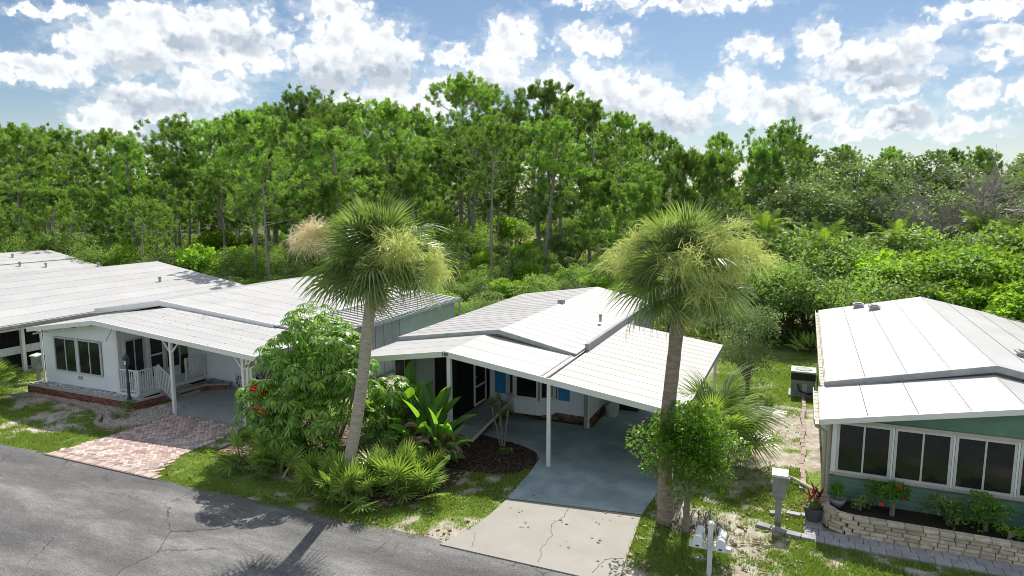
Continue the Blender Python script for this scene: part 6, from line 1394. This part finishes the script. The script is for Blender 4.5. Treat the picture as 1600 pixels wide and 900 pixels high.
for i, (x, y, h, lab) in enumerate(((9.6, 49.1, 5.2, 'largest feather palm rising above bright shrubs at the far right'), (0.9, 42.0, 4.4, 'feather palm with a hanging brown frond in the scrub behind the side yard'), (-2.4, 44.9, 5.2, 'feather palm just behind the crown of the upright cabbage palm'), (5.0, 46.7, 4.6, 'feather palm half sunk in the scrub behind the green roof ridge'), (10.3, 42.8, 4.8, 'feather palm nearest the right edge behind the green house'), (-6.3, 47.6, 4.6, 'feather palm half hidden by the upright cabbage palm crown'), (-23.5, 84.8, 4.0, 'small far feather palm beside the dark hut in the clearing'))):
    rs = random.Random(100 + i); t = thing('feather_palm', lab, 'palm tree', (x, y, 0), 'feather palms in the scrub'); mb = MB(); mb.tube([(x, y, -.1), (x, y, h * .5), (x + .1, y, h)], [.19, .15, .12], 8); mb.build('trunk', m_stem, t, True)
    for k in range(19):
        f = (k + .5) / 19; el = R(80 - 85 * f + rs.uniform(-8, 8)); az = k * 2.4 + rs.uniform(-.2, .2); d = Vector((cos(az) * cos(el), sin(az) * cos(el), sin(el))); put(FEATH[2 if f < .25 else k % 2], 'frond', t, M=Matrix.Translation((.1, 0, h)) @ frame(d) @ Matrix.Scale(rs.uniform(.9, 1.2), 4))

# bare dead trees
def dead_tree(seed, H):
    rs = random.Random(seed); mb = MB()
    def grow(p, d, L, r, depth):
        q = [p]; 
        for k in range(3):
            d = (d + Vector((rs.gauss(0, .18), rs.gauss(0, .18), rs.gauss(.03, .1)))).normalized(); q.append(q[-1] + d * L / 3)
        mb.tube(q, [r, r * .85, r * .7, r * .5], 4 if depth < 3 else 3, cap=False)
        if depth >= 5 or L < .25: return
        for k in range(rs.randint(3, 4)):
            e = q[rs.randint(1, 3)]; nd = (d + Vector((rs.gauss(0, .75), rs.gauss(0, .75), rs.gauss(.05, .4)))).normalized(); grow(e, nd, L * rs.uniform(.6, .85), r * .6, depth + 1)
    grow(Vector((0, 0, 0)), Vector((0, 0, 1)), H * .36, .24, 0); return mb.mesh('bare_branches', m_dead)
for i, (x, y, h, lab) in enumerate(((8.4, 51.5, 11.6, 'bare grey dead tree on the skyline at the right'), (11.6, 50.9, 11.2, 'bare dead tree with fine twigs at the far right edge of the skyline'), (11.0, 47.5, 8.8, 'bleached leafless tree in front of the oaks at the right edge'), (7.2, 53.5, 10.6, 'leafless grey tree next to the skyline snag on its left'), (12.8, 52, 11, 'leafless tree cut by the right picture edge'), (9.9, 46.8, 8.2, 'pale twisted dead branches above the largest feather palm'), (10.0, 51.2, 11.0, 'dead tree with crossing grey limbs between two taller snags'))):
    t = thing('dead_tree', lab, 'dead tree', (x, y, 0), 'dead trees at the right'); put(dead_tree(200 + i, h), 'bare_branches', t)

# small far buildings seen through the wood
hut = thing('open_hut', 'dark open hut with grey flat roof in the clearing behind the pines', 'hut', (-31.8, 107.3, 0))
mb = MB(); mb.obox((-34.2, 106.4, 3.0), (4.6, 1.35, .1), (-1, 3.4, .2), (0, 0, .22)); mb.build('roof', m_roof_old, hut)
mb = MB(); mb.obox((-34.2, 108.4, 0), (4.0, 1.2, 0), (-.6, 2, 0), (0, 0, 2.98)); mb.build('wall', m_black, hut)  # black block stands in for the shade inside the open hut
for (x, y) in ((-34.0, 106.6), (-31.9, 107.2), (-29.9, 107.8)): post(hut, x, y, 0, 3.0, .16, m_wood)
fh = thing('far_shed', 'small shed with pale roof peak showing through the scrub at the right', 'shed', (8.4, 60.5, 0))
mb = MB(); mb.box(7.2, 60.0, 0, 9.8, 63, 4.7); mb.build('wall', m_shade, fh)
mb = MB(); mb.slab([(7.0, 59.8, 4.7), (8.5, 59.8, 5.75), (8.5, 63.2, 5.75), (7.0, 63.2, 4.7)], .08); mb.slab([(8.5, 59.8, 5.75), (10.0, 59.8, 4.7), (10.0, 63.2, 4.7), (8.5, 63.2, 5.75)], .08); mb.build('roof', m_roof, fh)
# fallen leaves blown on the paving and roofs
def litter():
    Q = [(-4.2, 14.6), (-4.9, 14.3), (-3.9, 13.9), (-5.6, 13.7), (-4.4, 13.4), (-6.0, 14.5), (-3.8, 14.9), (-5.9, 15.2), (-4.2, 15.25), (-3.5, 15.3), (-3.4, 12.9)]
    P = [(x + random.gauss(0, .12), y + random.gauss(0, .1), .045) for x, y in Q for _ in range(4)]
    P += [(random.uniform(-23, -16.5), y, 3.1 - .0821 * (0)) for y in ()]
    V = []; F = []
    for (x, y, z) in P:
        a = random.uniform(0, 6.28); s = random.uniform(.015, .035); b = len(V); V += [(x + s * cos(a + k * 1.57) * (1 if k % 2 else 1.8), y + s * sin(a + k * 1.57), z + .006 * (k == 1)) for k in range(4)]; F.append((b, b + 1, b + 2, b + 3))
    for k in range(150):
        x = random.uniform(-23, -17); y = random.choice((random.uniform(19.3, 19.7), random.uniform(16.5, 19.6), random.uniform(18.6, 19.6))); z = 3.1 - .0821 * (x + 23.5) + .012; a = random.uniform(0, 6.28); s = random.uniform(.015, .04); b = len(V)
        V += [(x + s * cos(a + q * 1.57), y + s * sin(a + q * 1.57), z) for q in range(4)]; F.append((b, b + 1, b + 2, b + 3))
    o = put(poly_mesh('fallen_leaves', V, F, l_deadleaf), 'fallen_leaves'); tag(o, 'brown fallen leaves dotted over the driveway and the porch roof', 'leaves', kind='stuff')
litter()
settle_labels()
